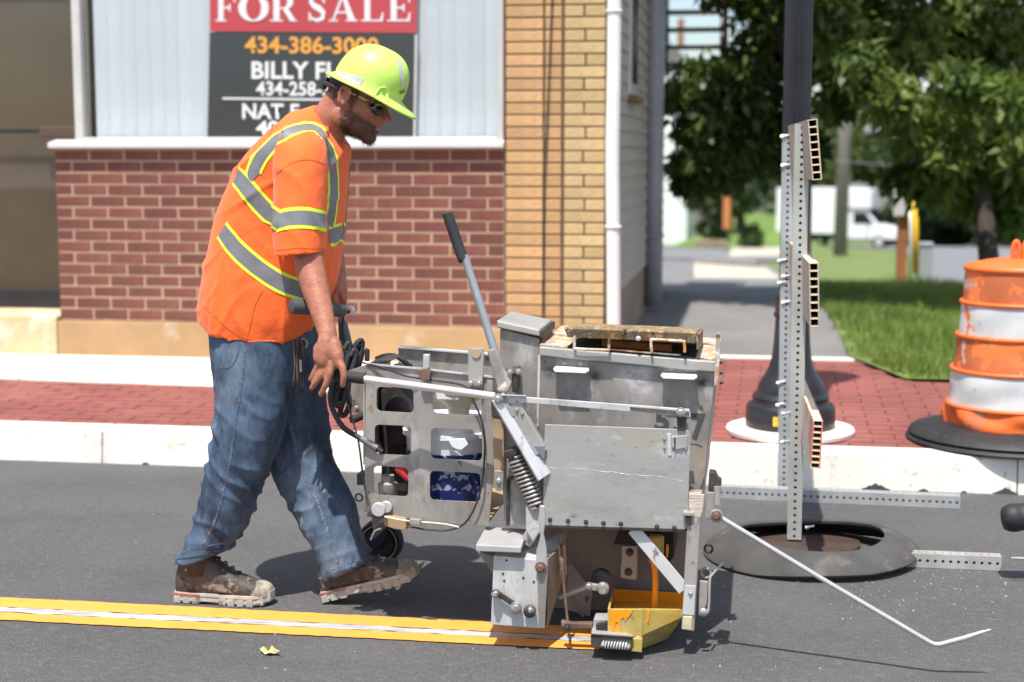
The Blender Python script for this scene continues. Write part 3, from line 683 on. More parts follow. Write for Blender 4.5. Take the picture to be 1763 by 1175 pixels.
tag(mk('retaining_wall', prism([GT(1196, 427, 0), GT(1252, 430, 0), GT(1252, 430, 0) + Vector((0, 0, .35)), GT(1196, 427, 0) + Vector((0, 0, .35))], (0, .4, 0), .02), nmat('sandstone', (.42, .30, .2), .9, var=.2, vscale=1), None), 'low tan retaining wall below the grassy bank', 'wall')
# white house
hb = GT(1168, 421); Zh = 40
hx0, hx1, hy = PL(1060, 300, hb.y).x, PL(1183, 300, hb.y).x, hb.y
M_wsid = nmat('white siding', (.74, .75, .76), .7, var=.05, vscale=2, stretch=(1, 1, 6)); M_roof = nmat('grey shingles', (.16, .15, .15), .9, var=.2, vscale=2)
zt_ = PL(1168, 110, hb.y).z; zr_ = PL(1168, 45, hb.y).z
house = thing('white_house', (hx1 - 1, hy, hb.z), 'white clapboard house glimpsed past the shop corner', 'house')
mk('wall', box_me((hx0, hy, hb.z - .3), (hx1, hy + 8, zt_)), M_wsid, house)
mk('roof', prism([(hx0 - .2, hy - .3, zt_), (hx1 + .25, hy - .3, zt_), ((hx0 + hx1) / 2, hy - .3, zr_)], (0, 8.6, 0)), M_roof, house)
wnd = mk('window', box_me((PL(1157, 200, hy).x, hy - .05, PL(1157, 250, hy).z), (PL(1176, 200, hy).x, hy + .02, PL(1157, 195, hy).z)), M_pipe, house)
mk('pane', box_me((PL(1159, 200, hy).x, hy - .07, PL(1157, 247, hy).z), (PL(1174, 200, hy).x, hy - .052, PL(1157, 198, hy).z)), M_blackm, wnd)
mk('chimney', box_me((PL(1166, 60, hy).x, hy + .4, zr_ - 1.2), (PL(1176, 60, hy).x, hy + 1.0, zr_ + .5)), M_redpost, house)
# iron fire stair at the rear of the shop
YF = XEND + .1
fs = thing('fire_stair', PL(1196, 120, YF), 'dark iron fire stair hanging behind the clapboard wall', 'stair')
for px in (1148, 1243):
    p, q = PL(px, 122, YF), PL(px, -160, YF + 1.35)
    mk('stringer', bar_me(p, q, (0, 1, 0), .16, .035), M_blackm, fs)
for k in range(9):
    y = 112 - k * 30
    l, r_ = PL(1150, y, YF + .15 * k), PL(1241, y, YF + .15 * k)
    mk('tread', box_me((l.x, l.y - .11, l.z - .018), (r_.x, l.y + .11, l.z + .012)), M_blackm, fs)
mk('handrail', tube_me([PL(1249, 118, YF), PL(1250, -30, YF), PL(1252, -200, YF + 1.2)], .02, 8), M_redpost, fs)
# utility pole, wires
pb = GT(1446, 439)
pole = tag(mk('utility_pole', tube_me([pb - Vector((0, 0, .3)), pb + Vector((.05, 0, 4)), pb + Vector((.1, 0, 9))], [.2, .185, .16], 12), M_pole, None, True), 'tall weathered wooden utility pole in front of the white truck', 'pole')
for k, (y0, y1) in enumerate(((192, 214), (262, 276), (100, 128))):
    a, b = PZ(1340, y0, 45), PZ(1720, y1 + 14, 30); m_ = a.lerp(b, .5) - Vector((0, 0, .12))
    tag(mk('overhead_wire', tube_me(spline([a - (b - a) * .3, a, m_, b, b + (b - a) * .5], 5), .011, 5), nmat('grey wire', (.25, .25, .25), .6), None), ['overhead wire crossing in front of the woodland', 'lowest overhead wire just above the white truck', 'topmost overhead wire hidden among leaves'][k], 'wire', 'overhead wires')
# meter post, yellow guy marker and pedestal box
mb = GT(1551, 487)
mp_ = thing('meter_post', mb, 'short red brown wooden post carrying a grey meter box', 'post')
zz = PL(1551, 285, mb.y).z
mk('post', box_me((mb.x - .055, mb.y - .05, mb.z - .1), (mb.x + .05, mb.y + .05, zz), .004), M_redpost, mp_)
mk('meter_box', box_me((PL(1539, 300, mb.y).x, mb.y - .11, PL(1551, 372, mb.y).z), (PL(1566, 300, mb.y).x, mb.y - .052, PL(1551, 305, mb.y).z), .008), M_frame, mp_)
mk('conduit', tube_me([PL(1566, 360, mb.y - .03), PL(1568, 420, mb.y - .03), PL(1566, 488, mb.y - .03)], .018, 8), M_frame, mp_, True)
yb0 = GT(1576, 494)
gm_ = tag(mk('guy_marker', tube_me([PL(1574, 330, yb0.y), PL(1576, 400, yb0.y), PL(1576, 470, yb0.y)], .032, 10), nmat('yellow plastic', (.85, .52, .02), .5), None, True), 'bright yellow plastic guy wire marker beside the meter post', 'guy marker')
mk('anchor_rod', tube_me([PL(1573, 200, yb0.y), PL(1577, 494, yb0.y)], .012, 6), M_frame, gm_)
px_ = GT(1596, 491)
pd = thing('utility_pedestal', px_, 'small grey metal utility pedestal on the lawn', 'utility box')
mk('cabinet', box_me((PL(1583, 450, px_.y).x, px_.y - .05, px_.z - .05), (PL(1605, 450, px_.y).x, px_.y + .12, PL(1595, 425, px_.y).z), .008), nmat('grey cabinet', (.30, .32, .33), .5), pd)
mk('cap', box_me((PL(1582, 450, px_.y).x, px_.y - .06, PL(1595, 425, px_.y).z + .001), (PL(1606, 450, px_.y).x, px_.y + .13, PL(1595, 418, px_.y).z), .01), nmat('grey cabinet', (.30, .32, .33), .5), pd)
ob = PZ(1251, 379, 52)
tag(mk('marker_post', box_me((ob.x - .12, ob.y - .12, ob.z - .3), (ob.x + .12, ob.y + .12, ob.z + 1.25), .01), nmat('orange wood', (.45, .17, .06), .9, var=.15, vscale=3), None), 'orange brown wooden post standing on the grassy bank', 'post')

# ------------------------------------------------------------------ box truck and blue car far down the street
M_wpaint = nmat('white vehicle paint', (.78, .79, .80), .35, var=.02, vscale=1, coat=.3); M_win = nmat('vehicle glass', (.012, .016, .02), .08, spec=.8); M_tyre = nmat('tyre rubber', (.02, .02, .021), .85)
M_bluep = nmat('blue vehicle paint', (.05, .10, .20), .3, coat=.5)
def local_thing(name, loc, rotz, label, cat):
    t = thing(name, loc, label, cat); return t, Matrix.Translation(Vector(loc)) @ Matrix.Rotation(rotz, 4, 'Z')
def lk(name, me, mat, par, Mx, smooth=False):
    me.transform(Mx); return mk(name, me, mat, par, smooth)
def wheel(par, Mx, x, y, r, w=.2):
    s = -1 if y < 0 else 1
    o = lk('wheel', lathe_me([(r * .6, -w / 2), (r * .93, -w / 2), (r, -w * .35), (r, w * .35), (r * .93, w / 2), (r * .6, w / 2)], (x, y, r), 22, (0, 1, 0)), M_tyre, par, Mx, True)
    lk('rim', lathe_me([(r * .58, 0), (r * .58, .02), (r * .2, .035), (r * .18, .01)], (x, y + s * (w / 2 + .001), r), 18, (0, s, 0)), M_frame, o, Mx)
tb_ = GT(1432, 425); trk, MT = local_thing('box_truck', tb_, math.radians(-14), 'white box truck parked beyond the lawn', 'truck')
lk('cargo_box', box_me((-2.9, -1.15, .75), (1.0, 1.15, 3.25), .05), M_wpaint, trk, MT)
lk('attic', box_me((1.0, -1.13, 2.15), (2.3, 1.13, 3.22), .08), M_wpaint, trk, MT)
lk('chassis', box_me((-2.8, -.7, .42), (3.2, .7, .76)), M_tyre, trk, MT)
cabp = [(1.02, .5), (3.75, .5), (3.8, .95), (3.65, 1.12), (2.75, 1.28), (2.05, 2.05), (1.9, 2.14), (1.02, 2.14)]
lk('cab', prism([(x, -1.0, z) for x, z in cabp], (0, 2.0, 0), .06), M_wpaint, trk, MT)
lk('windscreen', prism([(2.68, -.88, 1.335), (2.09, -.88, 1.99), (2.09, .88, 1.99), (2.68, .88, 1.335)], (.05, 0, .045)), M_win, trk, MT)
for s in (-1, 1):
    lk('side_window', prism([(1.35, s * 1.005, 1.35), (2.45, s * 1.005, 1.35), (2.0, s * 1.005, 1.95), (1.35, s * 1.005, 1.95)], (0, s * .02, 0)), M_win, trk, MT)
    lk('headlight', box_me((3.70, s * .78 - .16, .82), (3.81, s * .78 + .16, 1.0), .02), M_frame, trk, MT)
    wheel(trk, MT, 2.75, s * .9, .38); wheel(trk, MT, -1.7, s * .9, .38, .3)
    lk('mirror', box_me((2.1, s * 1.25 - .09, 1.4), (2.2, s * 1.25 + .09, 1.8), .02), M_tyre, trk, MT)
lk('grille', box_me((3.74, -.55, .74), (3.82, .55, .98)), M_win, trk, MT)
lk('bumper', box_me((3.70, -.98, .45), (3.92, .98, .66), .03), M_frame, trk, MT)
cbp = GT(1325, 416); car, MC = local_thing('blue_car', cbp, math.radians(-16), 'dark blue car parked left of the white truck', 'car')
prof = [(-2.1, .35), (2.1, .35), (2.2, .65), (2.0, .85), (1.1, .98), (.4, 1.45), (-1.2, 1.48), (-1.9, 1.0), (-2.15, .9)]
lk('body', prism([(x, -.85, z) for x, z in prof], (0, 1.7, 0), .09, 3), M_bluep, car, MC)
for s in (-1, 1):
    lk('side_window', prism([(.85, s * .855, 1.0), (.3, s * .855, 1.37), (-1.1, s * .855, 1.39), (-1.6, s * .855, 1.0)], (0, s * .012, 0)), M_win, car, MC)
    wheel(car, MC, 1.35, s * .8, .32); wheel(car, MC, -1.35, s * .8, .32)
    lk('headlight', box_me((2.05, s * .6 - .15, .62), (2.2, s * .6 + .15, .75), .02), M_frame, car, MC)
lk('windscreen', prism([(1.06, -.72, 1.02), (.46, -.72, 1.42), (.46, .72, 1.42), (1.06, .72, 1.02)], (.03, 0, .03)), M_win, car, MC)

# ------------------------------------------------------------------ lamp post
sP, tP = P_px(1360, 745); lp = K(sP, tP, zpav(tP))
lamp = thing('lamp_post', lp, 'black fluted lamp post with flared base on a round white footing', 'lamp post')
q = 388.0
bm = bmesh.new(); nn = 48
for k in range(2): pass
lathe_bm(bm, [(.285, 0), (.288, .018), (.282, .028), (.05, .034)], lp, 40); mk('footing', me_of(bm), M_conc, lamp, True, angle=40)
prof = [(77,0),(78,3),(77,34),(74,39),(68,42),(66,46),(67,52),(63,58),(59,60),(58,68),(54,78),(46,90),(39,104),(34,122),(31.5,145),(30,170),(29,190),(32,193),(33,197),(30,201),(30,222),(33,226),(33,230),(27,235)]
mk('base', lathe_me([(r / q, .033 + h / q) for r, h in prof], lp, 48), M_blackm, lamp, True, angle=35)
bm = bmesh.new(); rings = []
for zz in (.033 + 232 / q, 3.6):
    rings.append([bm.verts.new(lp + Vector((math.cos(a) * r, math.sin(a) * r, zz))) for a, r in [(2 * math.pi * i / 64, .0615 if i % 4 in (0, 1) else .0545) for i in range(64)]])
for i in range(64): bm.faces.new((rings[0][i], rings[0][(i + 1) % 64], rings[1][(i + 1) % 64], rings[1][i]))
mk('fluted_shaft', me_of(bm), M_blackm, lamp)
mk('lantern', lathe_me([(.06, 3.6), (.1, 3.65), (.11, 3.7), (.17, 4.05), (.18, 4.1), (.06, 4.25), (.02, 4.33)], lp, 24), M_blackm, lamp, True)
ys_ = PL(1333.5, 718, lp.y - .19); 
bm = bmesh.new(); st = []
for ax_ in (-113, -105.5, -98):
    a = math.radians(ax_); st.append((lp.x + math.cos(a) * .2005, lp.y + math.sin(a) * .2005))
zs0 = lp.z + .058; vv = [[bm.verts.new((x, y, z)) for x, y in st] for z in (zs0, zs0 + .042)]
for i in range(2): bm.faces.new((vv[0][i], vv[0][i + 1], vv[1][i + 1], vv[1][i]))
mk('yellow_sticker', me_of(bm), nmat('yellow sticker', (.85, .55, .02), .5, spots=((.1, .08, .02), 90, .58, .62)), lamp)

# ------------------------------------------------------------------ traffic barrel
sQ, tQ = P_px(1744, 757); bp_ = K(sQ, tQ, zpav(tQ))
M_or = nmat('orange drum plastic', (.80, .145, .025), .5, var=.12, vscale=5, var2=[((.52, .17, .09), 7, .55, .68), ((.70, .45, .38), 16, .66, .72)], bump=.15, bscale=12)
M_or2 = nmat('faded orange sheeting', (.50, .13, .045), .6, var=.2, vscale=5, var2=[((.85, .20, .05), 4.5, .54, .57), ((.62, .40, .34), 6, .60, .63)], bump=.25, bscale=14)
M_wsh = nmat('scuffed white sheeting', (.55, .56, .56), .55, var=.12, vscale=6, var2=[((.82, .17, .04), 5.5, .60, .62), ((.34, .33, .31), 14, .62, .7)], bump=.2, bscale=14)
drum = thing('traffic_barrel', bp_, 'battered orange and white traffic barrel on a black rubber base', 'traffic barrel')
qb = 396.0
def band(name, z0, z1, r0, r1, mat, dent=0.0):
    bm = bmesh.new(); n = 64; rings = []; m_ = 8
    for j in range(m_ + 1):
        f = j / m_; z = z0 + (z1 - z0) * f; r = r0 + (r1 - r0) * f; ring = []
        for i in range(n):
            a = 2 * math.pi * i / n; d = dent * (mnoise.noise(Vector((math.cos(a) * 2.2, math.sin(a) * 2.2, z * 9))) * 1.4) * math.sin(math.pi * f)
            ring.append(bm.verts.new(bp_ + Vector((math.cos(a) * (r + d), math.sin(a) * (r + d), z))))
        rings.append(ring)
    for a_, b_ in zip(rings, rings[1:]):
        for i in range(n): bm.faces.new((a_[i], a_[(i + 1) % n], b_[(i + 1) % n], b_[i]))
    return mk(name, me_of(bm), mat, drum, True)
hs_ = [.05, .160, .315, .465, .61, .755]; rs_ = [.292, .290, .276, .258, .243, .229]
band('orange_band', hs_[0], hs_[1], rs_[0], rs_[1] , M_or, .035)
band('white_band', hs_[1], hs_[2], rs_[1] - .010, rs_[2] - .004, M_wsh, .010)
band('orange_band', hs_[2], hs_[3], rs_[2] - .010, rs_[3] - .004, M_or2, .006)
band('white_band', hs_[3], hs_[4], rs_[3] - .010, rs_[4] - .004, M_wsh, .005)
band('orange_band', hs_[4], hs_[5], rs_[4] - .010, rs_[5] - .002, M_or2, .004)
for h_, r_ in zip(hs_[1:5], rs_[1:5]): mk('rim_ring', ring_me(bp_ + Vector((0, 0, h_)), r_ - .004, .010, (0, 0, 1), 56, 8), M_or, drum, True)
mk('lid', lathe_me([(rs_[5] - .003, .745), (rs_[5] + .006, .752), (rs_[5] + .006, .765), (rs_[5] - .01, .775), (.15, .792), (.10, .800), (.03, .802)], bp_, 56), M_or, drum, True)
for dx in (-.022, .022):
    mk('lid_handle', tube_me(spline([bp_ + Vector((dx - .01, -.03, .79)), bp_ + Vector((dx - .012, -.03, .85)), bp_ + Vector((dx, -.03, .875)), bp_ + Vector((dx + .012, -.03, .85)), bp_ + Vector((dx + .01, -.03, .79))], 5), .011, 10), M_or, drum, True)
mk('rubber_base', lathe_me([(.455, 0), (.462, .006), (.455, .016), (.435, .022), (.452, .03), (.440, .046), (.40, .058), (.33, .072), (.29, .076)], bp_, 64), M_black, drum, True, angle=40)

# ------------------------------------------------------------------ barricade seen end on, with its tyre ring
M_galv = nmat('galvanised tube', (.50, .52, .52), .42, metal=.55, var=.12, vscale=14, var2=((.50, .38, .27), 9, .60, .74), stretch=(1, 1, .4), brough=.08)
M_galv2 = nmat('worn galvanised tube', (.47, .47, .44), .48, metal=.4, var=.14, vscale=10, var2=((.48, .36, .26), 7, .58, .74), stretch=(1, 1, .5), brough=.08)
M_cream = nmat('cream plastic edge', (.72, .58, .40), .6, var=.1, vscale=20); M_tan = nmat('weathered rail plastic', (.42, .36, .29), .6, var=.12, vscale=6, var2=((.60, .40, .22), 5, .6, .7))
M_railor = nmat('faded rail stripes', (.52, .45, .40), .6, var=.1, vscale=9, var2=[((.55, .18, .12), 6, .5, .56)])
def perf_tube(name, p0, p1, w, up, mat, parent, pitch=.0254, hole=.0058):
    """square tube with real holes along all four faces"""
    p0, p1 = Vector(p0), Vector(p1); d = (p1 - p0); Lg = d.length; d.normalize(); a = Vector(up); a = (a - d * a.dot(d)).normalized(); b = d.cross(a).normalized()
    v, f = [], []; n = int(Lg / pitch); pt = Lg / n
    for k in range(4):
        nrm = (a, b, -a, -b)[k]; sid = (b, -a, -b, a)[k]
        for i in range(n):
            c = p0 + d * (i + .5) * pt + nrm * (w / 2); o = len(v)
            outer = [(-1, -1), (0, -1), (1, -1), (1, 0), (1, 1), (0, 1), (-1, 1), (-1, 0)]
            for ux, uy in outer: v.append(c + d * (ux * pt / 2) + sid * (uy * w / 2))
            for ux, uy in outer:
                l = math.hypot(ux, uy); v.append(c + d * (ux / l * hole) + sid * (uy / l * hole))
            for j in range(8): f.append((o + j, o + (j + 1) % 8, o + 8 + (j + 1) % 8, o + 8 + j))
            # hole wall
            o2 = len(v)
            for ux, uy in outer:
                l = math.hypot(ux, uy); v.append(c + d * (ux / l * hole) + sid * (uy / l * hole) - nrm * .004)
            for j in range(8): f.append((o + 8 + j, o + 8 + (j + 1) % 8, o2 + (j + 1) % 8, o2 + j))
    o = mk(name, me_raw(v, f), mat, parent)
    # dark backing core so the far face does not show as a second wall
    bmc = bmesh.new(); q_ = w / 2 - .006
    for s in (p0 + d * .002, p1 - d * .002): pass
    mk('tube_core', box8([p0 + a * x + b * y for x, y in ((-q_, -q_), (q_, -q_), (q_, q_), (-q_, q_))] + [p1 + a * x + b * y for x, y in ((-q_, -q_), (q_, -q_), (q_, q_), (-q_, q_))]), M_blackm, o)
    return o
b0 = G(1367, 936, 0); b1 = G(1349, 846, 0)
bdir = ray(1215, 262); bdir.z = 0; bdir.normalize(); bside = Vector((bdir.y, -bdir.x, 0))
bar_ = thing('barricade', b0, 'galvanised road barricade seen end on beside the lamp post', 'barricade')
t0_, t1_ = PL(1381, 214, b0.y), PL(1357.5, 231, b1.y)
perf_tube('upright', b0 + Vector((0, 0, .02)), t0_, .051, (0, -1, 0), M_galv2, bar_)
perf_tube('upright', b1 + Vector((0, 0, .02)), t1_, .051, (0, -1, 0), M_galv, bar_)
def rail(pxy, hpx, Zend, mat, length=1.25, tilt=0.0):
    """hollow-core rail running away from its near end"""
    c = PZ(pxy[0], pxy[1], Zend); h = hpx * Zend / FPX; th = .034; n = 8; up = Vector((math.sin(tilt), 0, math.cos(tilt)))
    side = (bside - up * bside.dot(up)).normalized()
    root = mk('rail', box8([c + side * (th / 2 - .0035) * s + up * (h / 2) * q_ + bdir * l for l, s, q_ in ((0, .86, -1), (0, 1.22, -1), (0, 1.22, 1), (0, .86, 1), (length, .86, -1), (length, 1.22, -1), (length, 1.22, 1), (length, .86, 1))], .001), mat, bar_)
    mk('rail_face', box8([c - side * (th / 2 - .0035) * s + up * (h / 2) * q_ + bdir * l for l, s, q_ in ((.002, .86, -1), (.002, 1.22, -1), (.002, 1.22, 1), (.002, .86, 1), (length, 1, -1), (length, 1.22, -1), (length, 1.22, 1), (length, 1, 1))], .001), mat, root)
    for i in range(n + 1):
        z = -h / 2 + h * i / n; e = .0026
        jit = .003 * math.sin(i * 2.3 + hpx)
        mk('rail_web', box8([c + side * (x * (th / 2 - .0035)) + up * (min(max(z + y * e, -h / 2 + .0002), h / 2 - .0002)) + bdir * (l + (jit + .004 if l else 0)) for l, x, y in ((0, -1, -1), (0, 1, -1), (0, 1, 1), (0, -1, 1), (length, -1, -1), (length, 1, -1), (length, 1, 1), (length, -1, 1))]), M_cream, root)
    bmr = bmesh.new()
    mk('cell_stop', box8([c + side * (x * (th / 2 - .004)) + up * (y * (h / 2 - .003)) + bdir * l for l, x, y in ((.10, -1, -1), (.10, 1, -1), (.10, 1, 1), (.10, -1, 1), (.12, -1, -1), (.12, 1, -1), (.12, 1, 1), (.12, -1, 1))]), nmat('dark cell', (.045, .03, .02), .9), root)
    return root
rail((1403, 258), 104, 5.20, M_tan, tilt=-.10)
rail((1402, 508), 110, 5.20, M_tan, tilt=-.035)
rail((1406, 766), 84, 5.16, M_railor, tilt=.04)
for (bx_, by_, Yp) in ((1350, 235, b1.y), (1351, 285, b1.y), (1345, 449, b1.y), (1352, 476, b1.y), (1345, 487, b1.y), (1352, 521, b1.y), (1343, 659, b1.y), (1342, 697, b1.y), (1352, 712, b0.y), (1350, 761, b0.y), (1393, 908, b0.y - .06)):
    p = PL(bx_ - 6, by_ + 1, Yp - .028); q_ = PL(bx_ + 9, by_ - 2, Yp - .030)
    bm = bmesh.new(); tube_bm(bm, [p, p.lerp(q_, .35)], .0075, 6); tube_bm(bm, [p, q_], .004, 8); mk('bolt', me_of(bm), nmat('bright zinc bolt', (.75, .75, .74), .3, metal=.7), bar_)
f0, f1 = G(1205, 868, 0), G(1652, 876, 0)
perf_tube('foot', G(1215, 856, .0) + Vector((0, 0, .027)), G(1652, 875, 0) + Vector((0, 0, .027)), .051, (0, 0, 1), M_galv, bar_)
perf_tube('foot', G(1510, 972, 0) + Vector((0, 0, .026)), G(1722, 981, 0) + Vector((0, 0, .026)), .049, (0, 0, 1), M_galv2, bar_)
# tyre ring lying over the near foot
tc_ = G(1396, 957, 0); bm = bmesh.new(); n = 72; prof = [(.372, .002), (.376, .008), (.370, .018), (.345, .042), (.31, .064), (.275, .078), (.258, .080), (.250, .076), (.252, .066), (.27, .062), (.305, .05), (.34, .03), (.362, .008)]
rings = []
for r_, h_ in prof:
    ring = []
    for i in range(n):
        a = 2 * math.pi * i / n; k_ = (r_ - .25) / .12
        lift = .010 * max(0, -math.sin(a)) * (1 - k_ * .6) + .020 * max(0, math.cos(a + .5)) ** 2 * k_ + .012 * math.sin(2 * a + 1) * (1 - k_) + .008 * max(0, math.sin(3 * a)) * k_
        rw = r_ * (1 + .018 * math.sin(2 * a + .6) + .008 * math.sin(5 * a))
        ring.append(bm.verts.new(tc_ + Vector((math.cos(a) * rw, math.sin(a) * rw, h_ + lift))))
    rings.append(ring)
for a_, b_ in zip(rings, rings[1:] + rings[:1]):
    for i in range(n): bm.faces.new((a_[i], a_[(i + 1) % n], b_[(i + 1) % n], b_[i]))
M_oldrub = nmat('dusty tyre rubber', (.055, .053, .05), .8, var=.3, vscale=6, var2=((.16, .14, .12), 9, .58, .78), bump=.4, bscale=40)
tag(mk('tyre_ring', me_of(bm), M_oldrub, None, True, loc=tc_, angle=50), 'cut tyre ring lying on the road around the barricade foot', 'tyre ring')
tag(mk('manhole_plate', lathe_me([(.2, .0), (.2, .008), (.19, .010)], G(1385, 935, .003), 32), nmat('rusty plate', (.05, .028, .02), .9, var=.3, vscale=12), None), 'rusty round plate lying inside the tyre ring', 'plate')
# black capped pipe end at the right edge
pc = PZ(1742, 892, 5.2)
pe = thing('pipe_end', (pc.x, pc.y, 0), 'black capped pipe end sticking in at the right edge above the road', 'pipe')
dr = Vector((.97, .1, .12)).normalized()
bm = bmesh.new(); lathe_bm(bm, [(.02, -.012), (.036, -.008), (.044, .006), (.047, .02), (.0475, .034), (.046, .036), (.045, .05), (.045, .9)], pc - dr * .02, 28, dr); mk('cap', me_of(bm), M_black, pe, True, angle=50)
mk('rod', tube_me([PZ(1741, 961, 5.2), PZ(1741, 961, 5.2) + Vector((.8, .05, -.01))], .004, 8), M_galv, pe)
mk('leg', tube_me([pc + dr * .8, Vector(((pc + dr * .8).x, (pc + dr * .8).y, 0))], .02, 10), M_black, pe)

# ------------------------------------------------------------------ the line marking machine
Ym = G(1235, 1130, 0).y
def Q(px, py, d=0.0): return PL(px, py, Ym + d)
M_al = nmat('dull aluminium', (.325, .298, .272), .46, metal=.3, var=.28, vscale=3.2, var2=[((.17, .15, .13), 6, .52, .68), ((.50, .48, .45), 9, .56, .70), ((.24, .17, .10), 13, .60, .70), ((.10, .08, .065), 34, .62, .68)], stretch=(1, 1, .5), brough=.14, bump=.10, bscale=30)
M_al2 = nmat('scuffed aluminium plate', (.40, .39, .365), .42, metal=.3, var=.24, vscale=5, var2=[((.28, .285, .295), 5.0, .48, .74), ((.42, .36, .25), 4.2, .56, .78), ((.56, .56, .55), 13, .56, .76), ((.22, .21, .195), 46, .62, .72)], stretch=(.6, 1, 1.25), brough=.14, bump=.12, bscale=40)
M_alw = nmat('bare aluminium bar', (.60, .60, .59), .38, metal=.35, var=.1, vscale=9, var2=[((.36, .34, .32), 11, .55, .7), ((.2, .18, .16), 30, .62, .7)], stretch=(1, 1, .5), brough=.1)
M_grime = nmat('paint crusted steel', (.42, .38, .31), .6, metal=.1, var=.2, vscale=9, var2=[((.66, .27, .05), 17, .50, .58), ((.20, .08, .035), 13, .54, .62), ((.70, .64, .55), 31, .52, .6)], bump=.5, bscale=60)
M_rust = nmat('rusty lid', (.17, .13, .07), .75, var=.3, vscale=14, var2=[((.40, .15, .045), 22, .52, .6), ((.46, .40, .18), 40, .54, .62), ((.03, .025, .02), 31, .56, .62), ((.60, .56, .48), 66, .60, .66)], bump=.6, bscale=70)
M_drk = nmat('dark steel', (.055, .05, .047), .5, metal=.3, var=.25, vscale=12, var2=((.16, .1, .06), 14, .6, .75))
M_brn = nmat('rusty rod steel', (.17, .10, .075), .6, metal=.3, var=.25, vscale=20, var2=((.3, .27, .25), 16, .58, .7))
M_zinc = nmat('zinc bolt', (.40, .39, .37), .42, metal=.6, var=.2, vscale=40)
M_interior = nmat('near black interior', (.02, .017, .015), .9, var=.3, vscale=8)
M_yshoe = nmat('yellow caked shoe', (.46, .33, .075), .6, var=.2, vscale=10, var2=[((.33, .30, .17), 13, .50, .62), ((.62, .32, .03), 17, .58, .66), ((.2, .17, .09), 30, .6, .68)], bump=.25, bscale=50)
M_paint = nmat('wet orange paint', (.80, .27, .006), .3, var=.06, vscale=12, spec=.6)
M_grip = nmat('black foam grip', (.025, .025, .027), .75, var=.2, vscale=20, bump=.3, bscale=160)
M_tantape = nmat('tan fibre bar', (.36, .25, .14), .7, var=.12, vscale=9, var2=((.2, .14, .1), 12, .6, .75))
M_bucketw = nmat('white bucket plastic', (.72, .73, .74), .45, var=.05, vscale=4); M_bucketb = nmat('blue bucket label', (.014, .024, .12), .35, var=.25, vscale=6, spots=((.35, .38, .5), 45, .56, .62))
M_red = nmat('red plastic', (.50, .03, .035), .4, var=.1, vscale=8); M_creamp = nmat('cream plastic', (.62, .58, .44), .5, var=.08, vscale=8)
M_stencil = nmat('dark stencil paint', (.06, .06, .062), .6, var=.2, vscale=25)
mbase = G(1000, 1112, 0)
mach = thing('line_marking_machine', (mbase.x, Ym + .25, 0), 'walk-behind aluminium road line marking machine pushed by the worker', 'line marking machine')
def pt(name, me, mat, par=None, smooth=False, angle=None):
    return mk(name, me, mat, par or mach, smooth, angle=angle if angle else (35 if smooth else None))
def plate(name, px, d0, d1, mat, par=None, bv=.003, seg=2): return pt(name, prism([Q(x, y, d0) for x, y in px], (0, d1 - d0, 0), bv, seg), mat, par)
def rrect(x0, y0, x1, y1, r=8, slope=0.0, n=4):
    out = []
    for cx_, cy_, a0 in ((x1 - r, y1 - r, 0), (x0 + r, y1 - r, 90), (x0 + r, y0 + r, 180), (x1 - r, y0 + r, 270)):
        for k in range(n + 1):
            a = math.radians(a0 + 90 * k / n); x = cx_ + r * math.cos(a); out.append((x, cy_ + r * math.sin(a) + slope * (x - x0)))
    return out
def holed(name, outer, holes, dfun, th, mat, par=None, bv=.0025):
    """plate with openings: outline and holes by picture points on the plane dfun(x), given thickness"""
    cu = bpy.data.curves.new('c', 'CURVE'); cu.dimensions = '2D'; cu.fill_mode = 'BOTH'
    for l in [outer] + holes:
        sp = cu.splines.new('POLY'); sp.points.add(len(l) - 1); sp.use_cyclic_u = True
        for p_, (x, y) in zip(sp.points, l): p_.co = (x / 100, -y / 100, 0, 1)
    cu.extrude = .01; cu.bevel_depth = .0
    o = bpy.data.objects.new('c', cu); COL.objects.link(o); me = bpy.data.meshes.new_from_object(o.evaluated_get(bpy.context.evaluated_depsgraph_get())); bpy.data.objects.remove(o); me.materials.clear()
    bm = bmesh.new(); bm.from_mesh(me); bmesh.ops.remove_doubles(bm, verts=bm.verts[:], dist=1e-5)
    if any(abs(dfun(x) - dfun(x + 50)) > 1e-6 for x, y in outer[:3]):
        for xs in (690, 722, 755): bmesh.ops.bisect_plane(bm, geom=bm.verts[:] + bm.edges[:] + bm.faces[:], plane_co=(xs / 100, 0, 0), plane_no=(1, 0, 0))
    for v in bm.verts:
        x, y, z = v.co.x * 100, -v.co.y * 100, v.co.z; v.co = Q(x, y, dfun(x)) + Vector((0, th if z < 0 else 0, 0))
    me2 = me_of(bm); return pt(name, me2, mat, par)
def bolts(l, d, r=.006, h=.006, mat=None, par=None):
    for x, y in l: pt('bolt', bolt_me(Q(x, y, d), r, h), mat or M_zinc, par)

